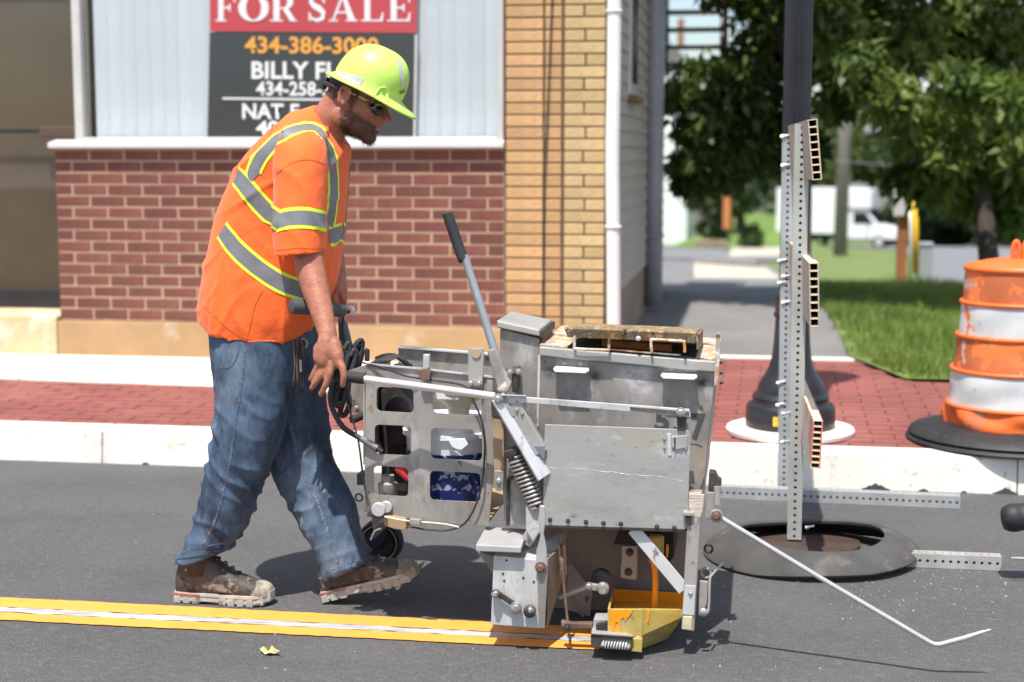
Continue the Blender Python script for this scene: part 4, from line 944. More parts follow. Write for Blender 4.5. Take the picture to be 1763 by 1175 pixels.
# --- hopper
HD = .07                                                  # its near face
_o = Vector((mbase.x, Ym + .25, 0)); soot = (.045, .042, .04)
M_hop = nmat('sooty hopper aluminium', (.325, .298, .272), .44, metal=.3, var=.3, vscale=3.0, var2=[((.19, .17, .15), 5, .53, .70), ((.50, .48, .45), 8, .55, .70), ((.10, .08, .065), 34, .63, .69)], stretch=(1, 1, .6), brough=.14, bump=.10, bscale=30,
    blots=[(Q(948, 641, HD) - _o, .035, soot), (Q(1024, 646, HD) - _o, .035, soot), (Q(1131, 651, HD) - _o, .035, soot), (Q(1209, 659, HD) - _o, .04, soot), (Q(1100, 655, HD) - _o, .10, (.56, .55, .54)), (Q(1060, 690, HD) - _o, .08, (.22, .2, .18)), (Q(1215, 800, HD) - _o, .09, (.42, .34, .25)), (Q(935, 690, HD) - _o, .06, (.2, .18, .15))])
hop = plate('hopper', [(929, 612), (1232, 640), (1211, 850), (1203, 906), (925, 900)], HD, HD + .50, M_hop, None, .004)
plate('hopper_seam', [(926, 612), (931, 612), (928, 735), (923, 735)], HD - .004, HD + .004, M_alw, hop, .0015)
# top rim: near lip, top deck
rim = pt('top_rim', box8([Q(928, 597, .05), Q(1233, 623, .05), Q(1231, 642, .05), Q(928, 613, .05), Q(928, 597, .05) + Vector((0, .54, 0)), Q(1233, 623, .05) + Vector((0, .54, 0)), Q(1231, 642, .05) + Vector((0, .54, 0)), Q(928, 613, .05) + Vector((0, .54, 0))], .004), M_al2, hop)
def deck(name, a, b, y0, y1, lift, mat):                   # a patch of the top deck: along-fractions and depths
    A, B = Q(928, 597, .05), Q(1233, 623, .05); p = A.lerp(B, a); q_ = A.lerp(B, b)
    return pt(name, prism([p + Vector((0, y0, lift)), q_ + Vector((0, y0, lift)), q_ + Vector((0, y1, lift)), p + Vector((0, y1, lift))], (0, 0, -.003)), mat, hop)
deck('deck_crust', .0, .16, .012, .52, .004, M_grime); deck('deck_crust', .885, 1.0, .02, .52, .004, M_grime); deck('deck_crust', .162, .883, .40, .52, .004, M_grime)
deck('opening', .165, .88, .012, .395, .0045, M_interior)  # flat dark sheet on the deck, standing in for the shaded opening
deck('paint_lip', .40, .80, .006, .03, .009, M_grime)
# raised lid: plate leaning up towards the near side, with its lip, bracket handles and gasket
A, B = Q(972, 563, .045), Q(1199, 572, .045)
w_ = B - A
lid = pt('lid', box8([A, B, B + Vector((.0, 0, -.014)), A + Vector((0, 0, -.014)), A + Vector((.02, .36, -.028)), B + Vector((0, .36, -.028)), B + Vector((0, .36, -.042)), A + Vector((.02, .36, -.042))], .004), M_rust, hop)
pt('lid_lip', prism([A + Vector((0, -.004, -.003)), B + Vector((0, -.004, -.003)), B + Vector((0, .004, -.033)), A + Vector((.008, .004, -.03))], (0, .006, 0), .002), M_rust, lid)
pt('lid_end', prism([B + Vector((.001, .0, -.006)), B + Vector((.001, .0, -.05)), B + Vector((.001, .33, -.07)), B + Vector((.001, .34, -.03))], (.006, 0, 0), .001), M_rust, lid)
pt('gasket', prism([A + w_ * .26 + Vector((0, .10, -.045)), A + w_ * .80 + Vector((0, .10, -.05)), A + w_ * .80 + Vector((0, .10, -.078)), A + w_ * .26 + Vector((0, .10, -.07))], (0, .03, 0), .003), nmat('orange gasket', (.36, .12, .035), .8, var=.3, vscale=30, bump=.6, bscale=90), lid)
for l in ([(989, 579), (989, 598), (992, 601), (1045, 603), (1048, 600), (1049, 582)], [(1122, 606), (1121, 588), (1126, 585), (1174, 588), (1178, 591), (1179, 607)]):
    pt('lid_handle', tube_me(spline([Q(x, y, .038) for x, y in l], 3), .0042, 8), M_grime, lid, True)
pt('lid_knob', bolt_me(Q(1099, 583, .036), .005, .006), M_alw, lid)
# ledge handles with bolts
for (x0, x1, y0) in ((953, 1018, 629), (1137, 1203, 640)):
    sl_ = .035
    a, b = Q(x0 + 4, y0, HD), Q(x1 - 4, y0 + sl_ * (x1 - x0), HD)
    hb_ = pt('ledge_handle', prism([a, b, b + Vector((.004, -.030, -.006)), b + Vector((-.004, -.048, -.009)), a + Vector((.004, -.048, -.009)), a + Vector((-.004, -.030, -.006))], (0, 0, -.005), .0015), nmat('shiny sunlit ledge', (.74, .74, .72), .4, metal=.2, var=.05, vscale=10), hop)  # near-white tone carries the sunlight on the upward face
    pt('handle_back', prism([a, b, b + Vector((0, 0, .022)), a + Vector((0, 0, .022))], (0, -.004, 0), .001), M_al, hb_)
    bolts([(x0 + 19, y0 - 5), (x0 + 47, y0 - 3)], HD - .004, .0045, .005, None, hb_)
# right edge of the hopper: upright stick, clamp bits
plate('side_stick', [(1233, 574), (1240, 574), (1239, 592), (1241, 592), (1239, 622), (1235, 664), (1229, 664), (1232, 592)], .04, .055, M_grime, hop, .001)
for y in (623, 641, 658): pt('bolt', bolt_me(Q(1239, y, .05), .006, .01, (1, 0, 0)), M_drk, hop)
# stencilled number
put_text('5', 1127, 1152, 706, 742, M_stencil, Ym + HD - .0015, hop, 'stencil_digit', .035)
put_text('3', 1160, 1184, 707, 746, M_stencil, Ym + HD - .0015, hop, 'stencil_digit', .035)
put_text('7', 1190, 1215, 712, 758, M_stencil, Ym + HD - .0015, hop, 'stencil_digit', .045)
# flue box behind the lever
fl = plate('burner_box', [(861, 566), (929, 583), (926, 900), (868, 900), (858, 700)], .10, .34, M_al, None, .003)
pt('box_lid', box8([Q(855, 552, .085), Q(929, 568, .085), Q(929, 580, .085), Q(856, 565, .085)] + [Q(855, 552, .085) + Vector((0, .27, .0)), Q(929, 568, .085) + Vector((.0, .27, .0)), Q(929, 580, .085) + Vector((0, .27, 0)), Q(856, 565, .085) + Vector((0, .27, 0))], .004), M_grime if False else M_al2, fl)
pt('lid_edge', prism([Q(929, 569, .09), Q(929, 583, .09), Q(929, 583, .09) + Vector((0, .25, 0)), Q(929, 569, .09) + Vector((0, .25, 0))], (.012, 0, 0), .003), M_drk, fl)
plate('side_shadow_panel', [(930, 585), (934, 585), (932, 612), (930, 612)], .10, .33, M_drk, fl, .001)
# --- near cover plate
cov = plate('cover_plate', [(938, 731), (1180, 740), (1187, 744), (1189, 750), (1184, 905), (1180, 913), (934, 905)], -.004, .002, M_al2, None, .0015)
bolts([(947, 895), (978, 897), (1009, 899), (1039, 901), (1069, 902), (1131, 907), (1161, 909)], -.004, .0045, .006, M_drk, cov)
plate('cover_flange', [(934, 903), (1182, 911), (1182, 917), (934, 909)], -.004, .05, M_drk, cov, .001)
plate('latch', [(1156, 752), (1184, 750), (1184, 771), (1164, 775), (1156, 770)], -.010, -.0045, M_al2, cov, .002)
plate('latch_strip', [(1148, 747), (1155, 747), (1156, 785), (1150, 785)], -.007, -.0045, M_alw, cov, .001)
bolts([(1144, 756), (1144, 771), (1181, 757), (1181, 773)], -.006, .0028, .004, None, cov)
plate('latch_pin', [(1160, 754), (1163, 754), (1163, 775), (1161, 775)], -.014, -.0102, M_drk, cov, .0005)
pt('latch_hook', tube_me([Q(1189, 765, 0), Q(1200, 766, .01), Q(1209, 770, .03)], .0022, 6), M_drk, cov)
rsc = random.Random(3); yy_ = 806.0; sc_ = []
for k in range(34):
    sc_.append(Q(940 + k * 7.1, yy_, -.0043)); yy_ += .55 + rsc.uniform(-1.6, 1.6)
pt('scratch_line', tube_me(sc_, [.0001 + .0004 * rsc.random() for _ in sc_], 4), M_al2, cov)
# --- frame bars
pv = Q(858, 687, -.03)
arm = pt('upper_arm', prism([Q(862, 681, -.014), Q(1187, 705, -.014), Q(1189, 719, -.014), Q(1160, 716, -.014), Q(905, 694, -.014), Q(862, 697, -.014)], (0, .008, 0), .0015), M_alw)
pt('arm_flange', prism([Q(858, 679, -.03), Q(906, 681, -.03), Q(906, 681, -.008), Q(858, 679, -.008)], (0, 0, -.004), .001), M_alw, arm)
plate('arm_stain', [(1085, 701), (1186, 709), (1187, 716), (1170, 716), (1085, 707)], -.0152, -.0145, nmat('sooty smear', (.09, .085, .075), .7, var=.5, vscale=60), arm, 0)
pt('bolt', bolt_me(Q(1172, 710, -.015), .009, .01), M_zinc, arm)
lk_ = plate('drop_link', [(1165, 712), (1182, 712), (1180, 742), (1166, 742)], -.010, -.006, M_drk, None, .001)
pt('bolt', bolt_me(pv, .010, .012), M_zinc)
lever_link = pt('diagonal_link', bar_me(Q(857, 684, -.018), Q(937, 822, -.018), Vector((.35, -.70, .62)).cross(Q(937, 822, -.018) - Q(857, 684, -.018)), .046, .010, .002), M_alw)
pt('link_knee', prism([Q(846, 690, -.020), Q(866, 676, -.020), Q(886, 717, -.020), Q(866, 722, -.020)], (0, .003, 0), .001), M_al2)
sq = pt('square_tube', bar_me(Q(884, 694, .0), Q(932, 780, .0), (1, 0, .6), .042, .034, .004), M_al2)
bolts([(890, 706), (899, 712)], -.018, .004, .005, None, sq)
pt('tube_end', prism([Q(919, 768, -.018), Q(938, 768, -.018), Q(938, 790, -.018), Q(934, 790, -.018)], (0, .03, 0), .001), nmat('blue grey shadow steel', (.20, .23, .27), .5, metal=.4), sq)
vb = plate('fibre_bar', [(847, 715), (867, 720), (868, 812), (850, 810)], .055, .068, M_tantape, None, .003)
plate('bar_bracket', [(845, 682), (862, 690), (866, 722), (846, 718)], .052, .072, M_drk, vb, .003)
plate('bar_foot', [(850, 810), (868, 811), (866, 842), (862, 847), (853, 845)], .050, .066, M_al, vb, .003)
bolts([(859, 828)], .048, .006, .006, None, vb)
plate('side_channel', [(866, 690), (872, 690), (930, 830), (930, 905), (874, 905), (868, 812)], .085, .10, M_al, None, .003)
pt('u_rod', tube_me(spline([Q(874, 905, .075), Q(875, 835, .075), Q(877, 826, .075), Q(883, 823, .075), Q(925, 824, .075)], 3), .005, 8), M_drk, None, True)
# spring: coil over a dark core
c0, c1 = Q(885, 778, .012), Q(926, 872, .012)
spr = pt('spring_core', tube_me([c0, c1], [.020, .014], 14), M_drk, None, True)
dv = (c1 - c0); uu, ww = frame_of(dv); cp = []
for i in range(13 * 12 + 1):
    f = i / (13 * 12); a = 2 * math.pi * 13 * f; r_ = .027 - .004 * abs(f - .4)
    cp.append(c0 + dv * (.08 + f * .92) + (uu * math.cos(a) + ww * math.sin(a)) * r_)
pt('coil', tube_me(cp, .0042, 6), M_al, spr, True)
pt('spring_cap', lathe_me([(.022, 0), (.03, .004), (.03, .018), (.024, .026), (.024, .04)], c0 - dv.normalized() * .014, 18, dv), M_drk, spr, True)
pt('spring_clamp', prism([Q(905, 872, .0), Q(932, 870, .0), Q(933, 912, .0), Q(917, 935, .0), Q(905, 912, .0)], (0, .03, 0), .004), nmat('welded bracket', (.45, .44, .42), .6, metal=.2, var=.2, vscale=30, bump=.7, bscale=60), spr)
# --- rear basket
bd_ = lambda x: .10 + max(0.0, 722 - x) * .0006
holes = [rrect(648, 666, 712, 708, 8, .055), rrect(745, 668, 829, 711, 8, .075), rrect(645, 731, 708, 782, 8, .045), rrect(742, 737, 830, 790, 8, .045), rrect(643, 802, 703, 852, 8, .06), rrect(740, 811, 827, 861, 8, .045)]
bk = holed('basket', [(630, 627), (722, 634), (852, 650), (862, 700), (852, 780), (846, 860), (838, 905), (722, 896), (628, 880), (628, 800)], holes, bd_, .005, M_al)
plate('basket_side', [(838, 655), (860, 655), (852, 780), (842, 905), (836, 905)], .092, .097, M_al, bk, .001)
# rim, floor, back, end
def Q2(x, y, d0, d1): return Q(x, y, d0) + Vector((0, d1 - d0, 0))
pt('basket_back', prism([Q2(630, 627, .156, .58), Q2(852, 650, .10, .58), Q2(838, 905, .10, .58), Q2(628, 880, .156, .58)], (0, .005, 0), .001), M_al, bk)
pt('back_rim', box8([Q2(630, 625, .156, .565), Q2(852, 648, .10, .565), Q2(852, 652, .10, .565), Q2(630, 629, .156, .565), Q2(630, 625, .156, .59), Q2(852, 648, .10, .59), Q2(852, 652, .10, .59), Q2(630, 629, .156, .59)], .001), M_alw, bk)
pt('near_rim', box8([Q(630, 625, .150), Q(722, 633, .092), Q(722, 637, .092), Q(630, 629, .150), Q(630, 625, .175), Q(722, 633, .12), Q(722, 637, .12), Q(630, 629, .175)], .001), M_alw, bk)
pt('near_rim', box8([Q(722, 633, .092), Q(852, 648, .092), Q(852, 652, .092), Q(722, 637, .092), Q(722, 633, .12), Q(852, 648, .12), Q(852, 652, .12), Q(722, 637, .12)], .001), M_alw, bk)
pt('basket_floor', prism([Q2(628, 882, .156, .156), Q2(838, 906, .10, .105), Q2(838, 906, .10, .58), Q2(628, 882, .156, .58)], (0, 0, .006), .001), M_tantape, bk)
pt('basket_end', prism([Q(628, 640, .160), Q(628, 800, .160), Q(628, 800, .160) + Vector((-.02, .42, 0)), Q(628, 640, .160) + Vector((-.02, .42, 0))], (-.005, 0, 0), .001), M_al, bk)
pt('end_flange', prism([Q(596, 640, .22), Q(631, 628, .20), Q(631, 710, .20), Q(598, 712, .22)], (0, .005, 0), .001), M_al, bk)
bolts([(614, 702)], .205, .005, .005, None, bk)
plate('upright_tab', [(806, 600), (833, 600), (833, 618), (830, 668), (806, 665)], .085, .090, M_al2, bk, .001)
pt('tab_hole', lathe_me([(.013, 0), (.013, .004)], Q(820, 609, .0845), 18, (0, -1, 0)), nmat('hole tan', (.40, .30, .2), .9), bk)
bolts([(811, 660), (825, 660)], .083, .007, .008, None, bk)
plate('clamp_post', [(728, 611), (739, 611), (739, 632), (735, 640), (735, 656), (728, 654)], .08, .10, M_alw, bk, .002)
plate('clamp_block', [(718, 638), (736, 634), (741, 641), (739, 656), (724, 655)], .070, .085, M_brn, bk, .002)
# contents of the basket
bc = Q(776, 868, .30); ps = 1 / 590.0
def bucket_prof(z0, z1, r0, r1): return [(r0 - .004, z0), (r0, z0 + .004), (r1, z1)]
floor_z = Q(720, 893, .12).z + .008
buk = pt('bucket', lathe_me([(.118, 0), (.122, .005), (.136, .22), (.146, .222), (.146, .236), (.138, .238), (.142, .262), (.142, .27), (.03, .272)], Vector((bc.x, Ym + .30, floor_z)), 36), M_bucketw, bk, True)
pt('bucket_label', lathe_me([(.1215, .012), (.1245, .0125), (.1370, .175), (.134, .1755)], Vector((bc.x, Ym + .30, floor_z)), 36), M_bucketb, buk, True)
plate('rag', [(770, 757), (800, 755), (806, 766), (792, 778), (778, 770)], .15, .156, M_bucketw, bk, .002)
pt('funnel', lathe_me([(.03, 0), (.035, .03), (.075, .06), (.085, .075), (.085, .085), (.06, .085)], Q(790, 716, .24), 24), M_creamp, bk, True)
plate('white_tray', [(748, 672), (790, 676), (790, 690), (752, 690)], .16, .24, M_bucketw, bk, .004)
pt('red_nozzle', tube_me([Q(682, 806, .20), Q(694, 812, .20), Q(706, 824, .20)], [.010, .016, .016], 12), M_red, bk, True)
pt('grey_jar', lathe_me([(.022, 0), (.028, .008), (.03, .05), (.02, .056), (.02, .075)], Vector((Q(668, 850, .24).x, Ym + .24, floor_z + .02)), 18), M_al2, bk, True)
pt('gas_bottle', lathe_me([(.06, 0), (.085, .02), (.09, .12), (.085, .2), (.05, .235), (.03, .24), (.03, .26)], Vector((Q(690, 760, .40).x, Ym + .44, floor_z + .15)), 24), M_black, bk, True)
pt('engine_block', box_me(tuple(Vector((Q(655, 880, .36).x, Ym + .36, floor_z))), tuple(Vector((Q(708, 880, .36).x, Ym + .56, floor_z + .35))), .02), M_interior, bk)
# pulley and caster at the rear foot
pul = pt('pulley', lathe_me([(.019, -.008), (.021, -.006), (.021, .006), (.019, .008)], Q(652, 877, .09), 22, (0, -1, 0)), M_alw, None, True)
pt('pulley', lathe_me([(.016, -.006), (.018, -.004), (.018, .004), (.016, .006)], Q(665, 873, .12), 22, (0, -1, 0)), M_alw, None, True)
plate('rear_bracket', [(634, 884), (700, 893), (699, 914), (680, 912), (662, 906), (660, 893), (634, 890)], .11, .20, M_tantape, None, .003)
plate('bracket_plate', [(632, 884), (662, 888), (662, 893), (632, 890)], .10, .22, M_drk, None, .001)
whp = G(656, 970, 0); wr_ = .078
whp.z = wr_
cw = pt('caster_wheel', lathe_me([(.03, -.022), (.056, -.024), (.060, -.030), (.073, -.028), (.078, -.018), (.078, .018), (.073, .028), (.060, .030), (.056, .024), (.03, .022)], whp, 40, (0, -1, 0)), M_tyre, None, True)
pt('wheel_disc', lathe_me([(.055, 0), (.05, .006), (.02, .008), (.012, .016), (.004, .017)], whp - Vector((0, .023, 0)), 28, (0, -1, 0)), M_black, cw, True)
pt('rim_line', ring_me(whp - Vector((0, .0285, 0)), .062, .0018, (0, 1, 0), 40, 6), M_alw, cw, True)
pt('caster_fork', prism([whp + Vector((-.02, -.042, .0)), whp + Vector((.02, -.042, .0)), whp + Vector((.05, -.042, .12)), whp + Vector((-.01, -.042, .12))], (0, .006, 0), .002), nmat('dark blue fork', (.012, .02, .045), .45), cw)
pt('caster_mount', box8([whp + Vector((x, y, z)) for x, y, z in ((-.02, -.05, .10), (.09, -.45, .12), (.09, .03, .12), (-.02, .05, .10), (-.02, -.05, .13), (.09, -.45, .15), (.09, .03, .15), (-.02, .05, .13))], .003), M_drk, cw)
pt('fork_cable', tube_me(spline([Q(656, 910, .2), Q(645, 915, .2), Q(638, 930, .2)], 4), .0028, 6), M_alw, cw, True)
# brake rod and cable under the basket
pt('brake_rod', tube_me(spline([Q(662, 890, .08), Q(700, 897, .08), Q(760, 902, .085), Q(790, 908, .09)], 4), .0028, 6), M_creamp, None, True)
plate('brake_clevis', [(705, 894), (724, 896), (724, 905), (705, 903)], .07, .09, M_al, None, .001)
pt('cable', tube_me(spline([Q(700, 906, .10), Q(740, 913, .10), Q(778, 912, .10), Q(805, 896, .085), Q(826, 850, .08), Q(834, 790, .08), Q(832, 735, .08), Q(815, 690, .085), Q(800, 665, .09), Q(745, 655, .09), Q(700, 648, .09), Q(660, 634, .12), Q(625, 625, .16)], 6), .0030, 6), M_black, None, True)
# --- near push handle
hb0, hb1, hbE = Q(600, 649, .02), Q(852, 683, -.012), Q(612, 651, .018)
ph = pt('push_handle', tube_me([Q(620, 652, .017), Q(760, 670.5, .0), Q(852, 683, -.012)], .0115, 16), nmat('polished aluminium tube', (.70, .70, .69), .28, metal=.55, var=.06, vscale=8), None, True)
pt('grip', tube_me([Q(558, 643, .024), Q(561, 643.5, .024), Q(623, 652, .017), Q(628, 652.6, .0165)], [.009, .0165, .0165, .0145], 18), M_grip, ph, True)
# --- tall lever
lv = pt('lever', tube_me([Q(799, 440, .06), Q(835, 552, .055), Q(850, 600, .05), Q(873, 668, .04)], [.0112, .0118, .0118, .0118], 16), nmat('grey lever tube', (.34, .36, .38), .4, metal=.4, var=.12, vscale=12, var2=((.5, .52, .54), 20, .6, .7)), None, True)
pt('grip', tube_me(spline([Q(770, 367, .066), Q(771.5, 372, .066), Q(785, 412, .064), Q(796, 443, .061), Q(798, 447, .06)], 3), [.010] + [.0158] * 11 + [.014], 18), M_grip, lv, True)
pt('lever_clamp', prism([Q(838, 604, .035), Q(850, 600, .035), Q(880, 660, .025), Q(876, 676, .025), Q(858, 676, .025)], (0, .03, 0), .004), M_al, lv)
bm = bmesh.new(); tube_bm(bm, [Q(862, 664, .02), Q(872, 676, .02)], .017, 10); mk('lever_knuckle', me_of(bm), nmat('weathered casting', (.36, .34, .31), .7, var=.3, vscale=30, bump=.8, bscale=70), lv, True)
plate('lever_stop', [(880, 634), (893, 634), (890, 676), (882, 676)], .05, .09, M_drk, lv, .002)
plate('stop_arm', [(868, 634), (897, 636), (897, 645), (868, 643)], .045, .06, M_brn, lv, .002)
bolts([(893, 640), (878, 641)], .045, .006, .008, None, lv)
# --- far steering handle: post, black bar and brake lever
fh = pt('steering_post', prism([Q(581, 545, .42), Q(592, 560, .42), Q(612, 640, .40), Q(622, 690, .40), Q(600, 690, .40), Q(583, 600, .42)], (0, .05, 0), .006), nmat('slate grey casting', (.075, .085, .10), .5, var=.15, vscale=8), None)
pt('grip', tube_me([Q(500, 527, .07), Q(503, 527, .075), Q(545, 530, .11), Q(588, 535, .28)], [.012, .023, .023, .02], 16), nmat('slate rubber grip', (.06, .065, .075), .6, var=.1, vscale=12), fh, True)
pt('grip_end', tube_me([Q(580, 536, .39), Q(600, 535, .39), Q(604, 534, .39)], [.010, .010, .012], 14), M_black, fh, True)
pt('brake_lever', tube_me(spline([Q(594, 533, .38), Q(603, 530, .38), Q(607, 534, .38), Q(605, 541, .38)], 3), .008, 10), M_alw, fh, True)
pt('brake_cable', tube_me(spline([Q(591, 545, .38), Q(590, 575, .38), Q(597, 598, .38), Q(605, 612, .36), Q(612, 625, .32), Q(624, 634, .26)], 5), .0035, 6), M_black, fh, True)
# hose hank hung on the rear
hk = pt('hose_hank', tube_me(spline([Q(603, 612, .24), Q(614, 592, .25), Q(622, 587, .26), Q(623, 600, .26), Q(612, 640, .24), Q(604, 690, .22), Q(594, 714, .21), Q(586, 712, .21), Q(590, 690, .21), Q(600, 640, .23), Q(610, 605, .25), Q(618, 592, .25)], 6), .0085, 10), M_black, None, True)
for k, (dx, dy, dd) in enumerate(((-6, 8, -.015), (-11, 3, .01), (4, 6, .02), (-16, -4, -.02))):
    pt('hose_loop', tube_me(spline([Q(608 + dx, 606 + dy, .24 + dd), Q(616 + dx, 595 + dy, .25 + dd), Q(618 + dx, 606 + dy, .25 + dd), Q(606 + dx, 650 + dy, .23 + dd), Q(594 + dx, 690 + dy - k * 6, .21 + dd), Q(585 + dx, 686 + dy - k * 6, .21 + dd), Q(590 + dx, 660 + dy, .22 + dd), Q(600 + dx, 622 + dy, .24 + dd)], 6), .0085, 10), M_black, hk, True)
pt('hose', tube_me(spline([Q(596, 640, .2), Q(576, 655, .18), Q(569, 680, .17), Q(573, 705, .17), Q(590, 735, .16), Q(615, 752, .15), Q(640, 765, .14), Q(658, 779, .135)], 6), .0085, 12), M_black, hk, True)
pt('hose_ferrule', tube_me([Q(622, 755, .149), Q(650, 773, .136)], .0105, 12), nmat('grey hose sleeve', (.12, .12, .125), .5), hk, True)
pt('thin_cable', tube_me(spline([Q(596, 690, .19), Q(606, 720, .17), Q(617, 760, .15), Q(625, 820, .12), Q(634, 872, .10)], 5), .0032, 6), M_drk, hk, True)
pt('grip_stub', tube_me([Q(603, 724, .2), Q(606, 723, .2), Q(630, 714, .2)], [.008, .013, .012], 14), M_black, None, True)
pt('hook_eye', tube_me([Q(632, 622, .16), Q(632, 603, .16), Q(633, 601, .16)], [.007, .008, .006], 10), M_blackm, None, True)
pt('hose', tube_me(spline([Q(648, 618, .34), Q(662, 613, .33), Q(680, 613, .32), Q(698, 624, .32), Q(710, 640, .34)], 5), .0075, 10), M_black, None, True)
plate('cloth_scrap', [(634, 626), (655, 619), (680, 619), (664, 626), (645, 629)], .2, .3, M_drk, None, .003)
pt('bracket_ring', ring_me(Q(618, 857, .2), .011, .003, (0, 1, 0)), M_drk, None, True); plate('rear_stop', [(614, 816), (626, 816), (626, 836), (614, 836)], .18, .24, M_drk, None, .003)
# --- bead dispenser
bd0 = pt('bead_hopper', prism([Q(850, 957, -.035), Q(943, 966, -.035), Q(938, 1083, -.035), Q(845, 1076, -.035)], (0, .19, 0), .002), nmat('scuffed white aluminium', (.52, .515, .50), .45, metal=.2, var=.14, vscale=12, var2=((.26, .25, .24), 24, .62, .7), stretch=(3, 1, .5), brough=.1))
pt('hopper_flank', prism([Q(944, 962, -.03), Q(975, 935, .10), Q(975, 975, .10), Q(941, 1083, -.03)], (0, .05, 0), .001), nmat('brown film', (.26, .19, .13), .5, metal=.2, var=.2, vscale=12), bd0)
pt('chute', prism([Q(822, 950, -.0), Q(850, 957, -.0), Q(850, 990, -.0)], (0, .12, 0), .001), M_al, bd0)
pt('hopper_lid', box8([Q(819, 938, -.06), Q(898, 942, -.06), Q(897, 953, -.06), Q(819, 950, -.06), Q(836, 907, .14), Q(908, 911, .14), Q(907, 916, .14), Q(836, 912, .14)], .003), nmat('clean aluminium lid', (.46, .46, .455), .4, metal=.3, var=.08, vscale=8), bd0)
pt('lid_edge', prism([Q(898, 943, -.055), Q(909, 912, .13), Q(909, 922, .13), Q(897, 954, -.055)], (.004, 0, 0), .001), M_drk, bd0)
pt('back_plate', prism([Q(878, 962, -.0), Q(955, 960, .05), Q(975, 915, .12), Q(905, 912, .12)], (0, .01, -.012), .001), M_al2, bd0)
plate('strip', [(924, 965), (944, 966), (938, 1083), (928, 1082)], -.042, -.0355, M_al, bd0, .002)
for x, y in ((872, 965), (866, 988), (868, 1000), (901, 995), (919, 1002), (933, 1018), (935, 1032), (929, 1075)): pt('hole', lathe_me([(.0035, 0), (.0035, .0012)], Q(x, y, -.0355), 10, (0, -1, 0)), M_drk, bd0)
l1 = pt('crank', bar_me(Q(854, 1020, -.05), Q(890, 1044, -.05), (.6, 0, 1), .017, .008, .003), M_drk, bd0)
for x, y, r_ in ((854, 1021, .011), (889, 1045, .016), (913, 1051, .017)):
    pt('crank_pivot', lathe_me([(r_, 0), (r_ * 1.05, .004), (r_ * 1.05, .016), (r_ * .75, .018), (r_ * .7, .024), (r_ * .4, .026)], Q(x, y, -.044), 22, (0, -1, 0)), M_zinc if r_ < .0165 else M_drk, bd0, True)
    pt('pivot_washer', ring_me(Q(x, y, -.062), r_ * .78, .003, (0, 1, 0), 20, 6), M_brn if x != 889 else M_zinc, bd0, True)
    pt('bolt', bolt_me(Q(x, y, -.064), r_ * .42, .006), M_zinc, bd0)
# silver curved arm
sa_ = pt('swing_arm', prism([Q(x, y, -.045) for x, y in ((929, 870), (938, 872), (939, 900), (936, 920), (941, 945), (942, 975), (936, 985), (926, 985), (922, 975), (923, 950), (930, 925), (927, 900))], (0, .010, 0), .003), nmat('pressed steel arm', (.52, .52, .50), .38, metal=.5, var=.1, vscale=12))
pt('bolt', bolt_me(Q(931, 977, -.046), .011, .012), M_brn, sa_)
pt('arm_bracket', prism([Q(x, y, .02) for x, y in ((905, 890), (926, 900), (922, 930), (912, 942), (893, 935), (905, 915))], (0, .03, 0), .002), M_al2, sa_)
# --- under the hopper: rear shield, dark drum, tie rods
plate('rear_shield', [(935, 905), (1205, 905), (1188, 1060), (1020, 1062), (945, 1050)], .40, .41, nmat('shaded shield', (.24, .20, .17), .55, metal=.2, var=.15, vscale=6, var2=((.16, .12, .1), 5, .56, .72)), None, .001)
pt('drive_wheel', lathe_me([(.05, -.03), (.125, -.032), (.135, -.02), (.135, .02), (.125, .032), (.05, .03)], Vector((Q(1075, 985, .55).x, Ym + .50, .136)), 40, (0, -1, 0)), M_tyre, None, True)
plate('shield_patch', [(978, 965), (1020, 1018), (1016, 1062), (975, 1050)], .30, .31, M_al, None, .001)
plate('valve_block', [(1070, 940), (1098, 940), (1096, 1000), (1068, 996)], .22, .26, M_al, None, .002)
bolts([(1084, 951), (1082, 985)], .218, .008, .008, M_drk)
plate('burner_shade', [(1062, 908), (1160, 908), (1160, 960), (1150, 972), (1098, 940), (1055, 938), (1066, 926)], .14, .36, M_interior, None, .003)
pt('outlet_pipe', lathe_me([(.02, 0), (.022, .01), (.022, .07), (.018, .075)], Q(1130, 965, .12) , 16), M_yshoe, None, True)
for x in (960, 969): pt('twin_rod', tube_me([Q(x, 908, .02), Q(x + 6, 990, .02)], .0028, 8), M_brn, None, True)
pt('turnbuckle', tube_me([Q(964, 960, .02), Q(967, 965, .02), Q(969, 992, .02), Q(970, 1004, .02)], [.005, .0085, .0085, .006], 10), M_brn, None, True)
pt('tie_rod', tube_me([Q(970, 1000, .02), Q(974, 1040, .01), Q(978, 1078, -.005)], .0042, 8), M_brn, None, True)
pt('clevis', prism([Q(x, y, -.02) for x, y in ((966, 1070), (984, 1074), (1020, 1074), (1020, 1083), (984, 1084), (966, 1080))], (0, .025, 0), .002), M_brn)
pt('bolt', bolt_me(Q(977, 1080, -.022), .007, .01), M_drk); pt('cotter', tube_me([Q(974, 1084, -.02), Q(978, 1094, -.02), Q(982, 1084, -.02)], .002, 6), M_brn)
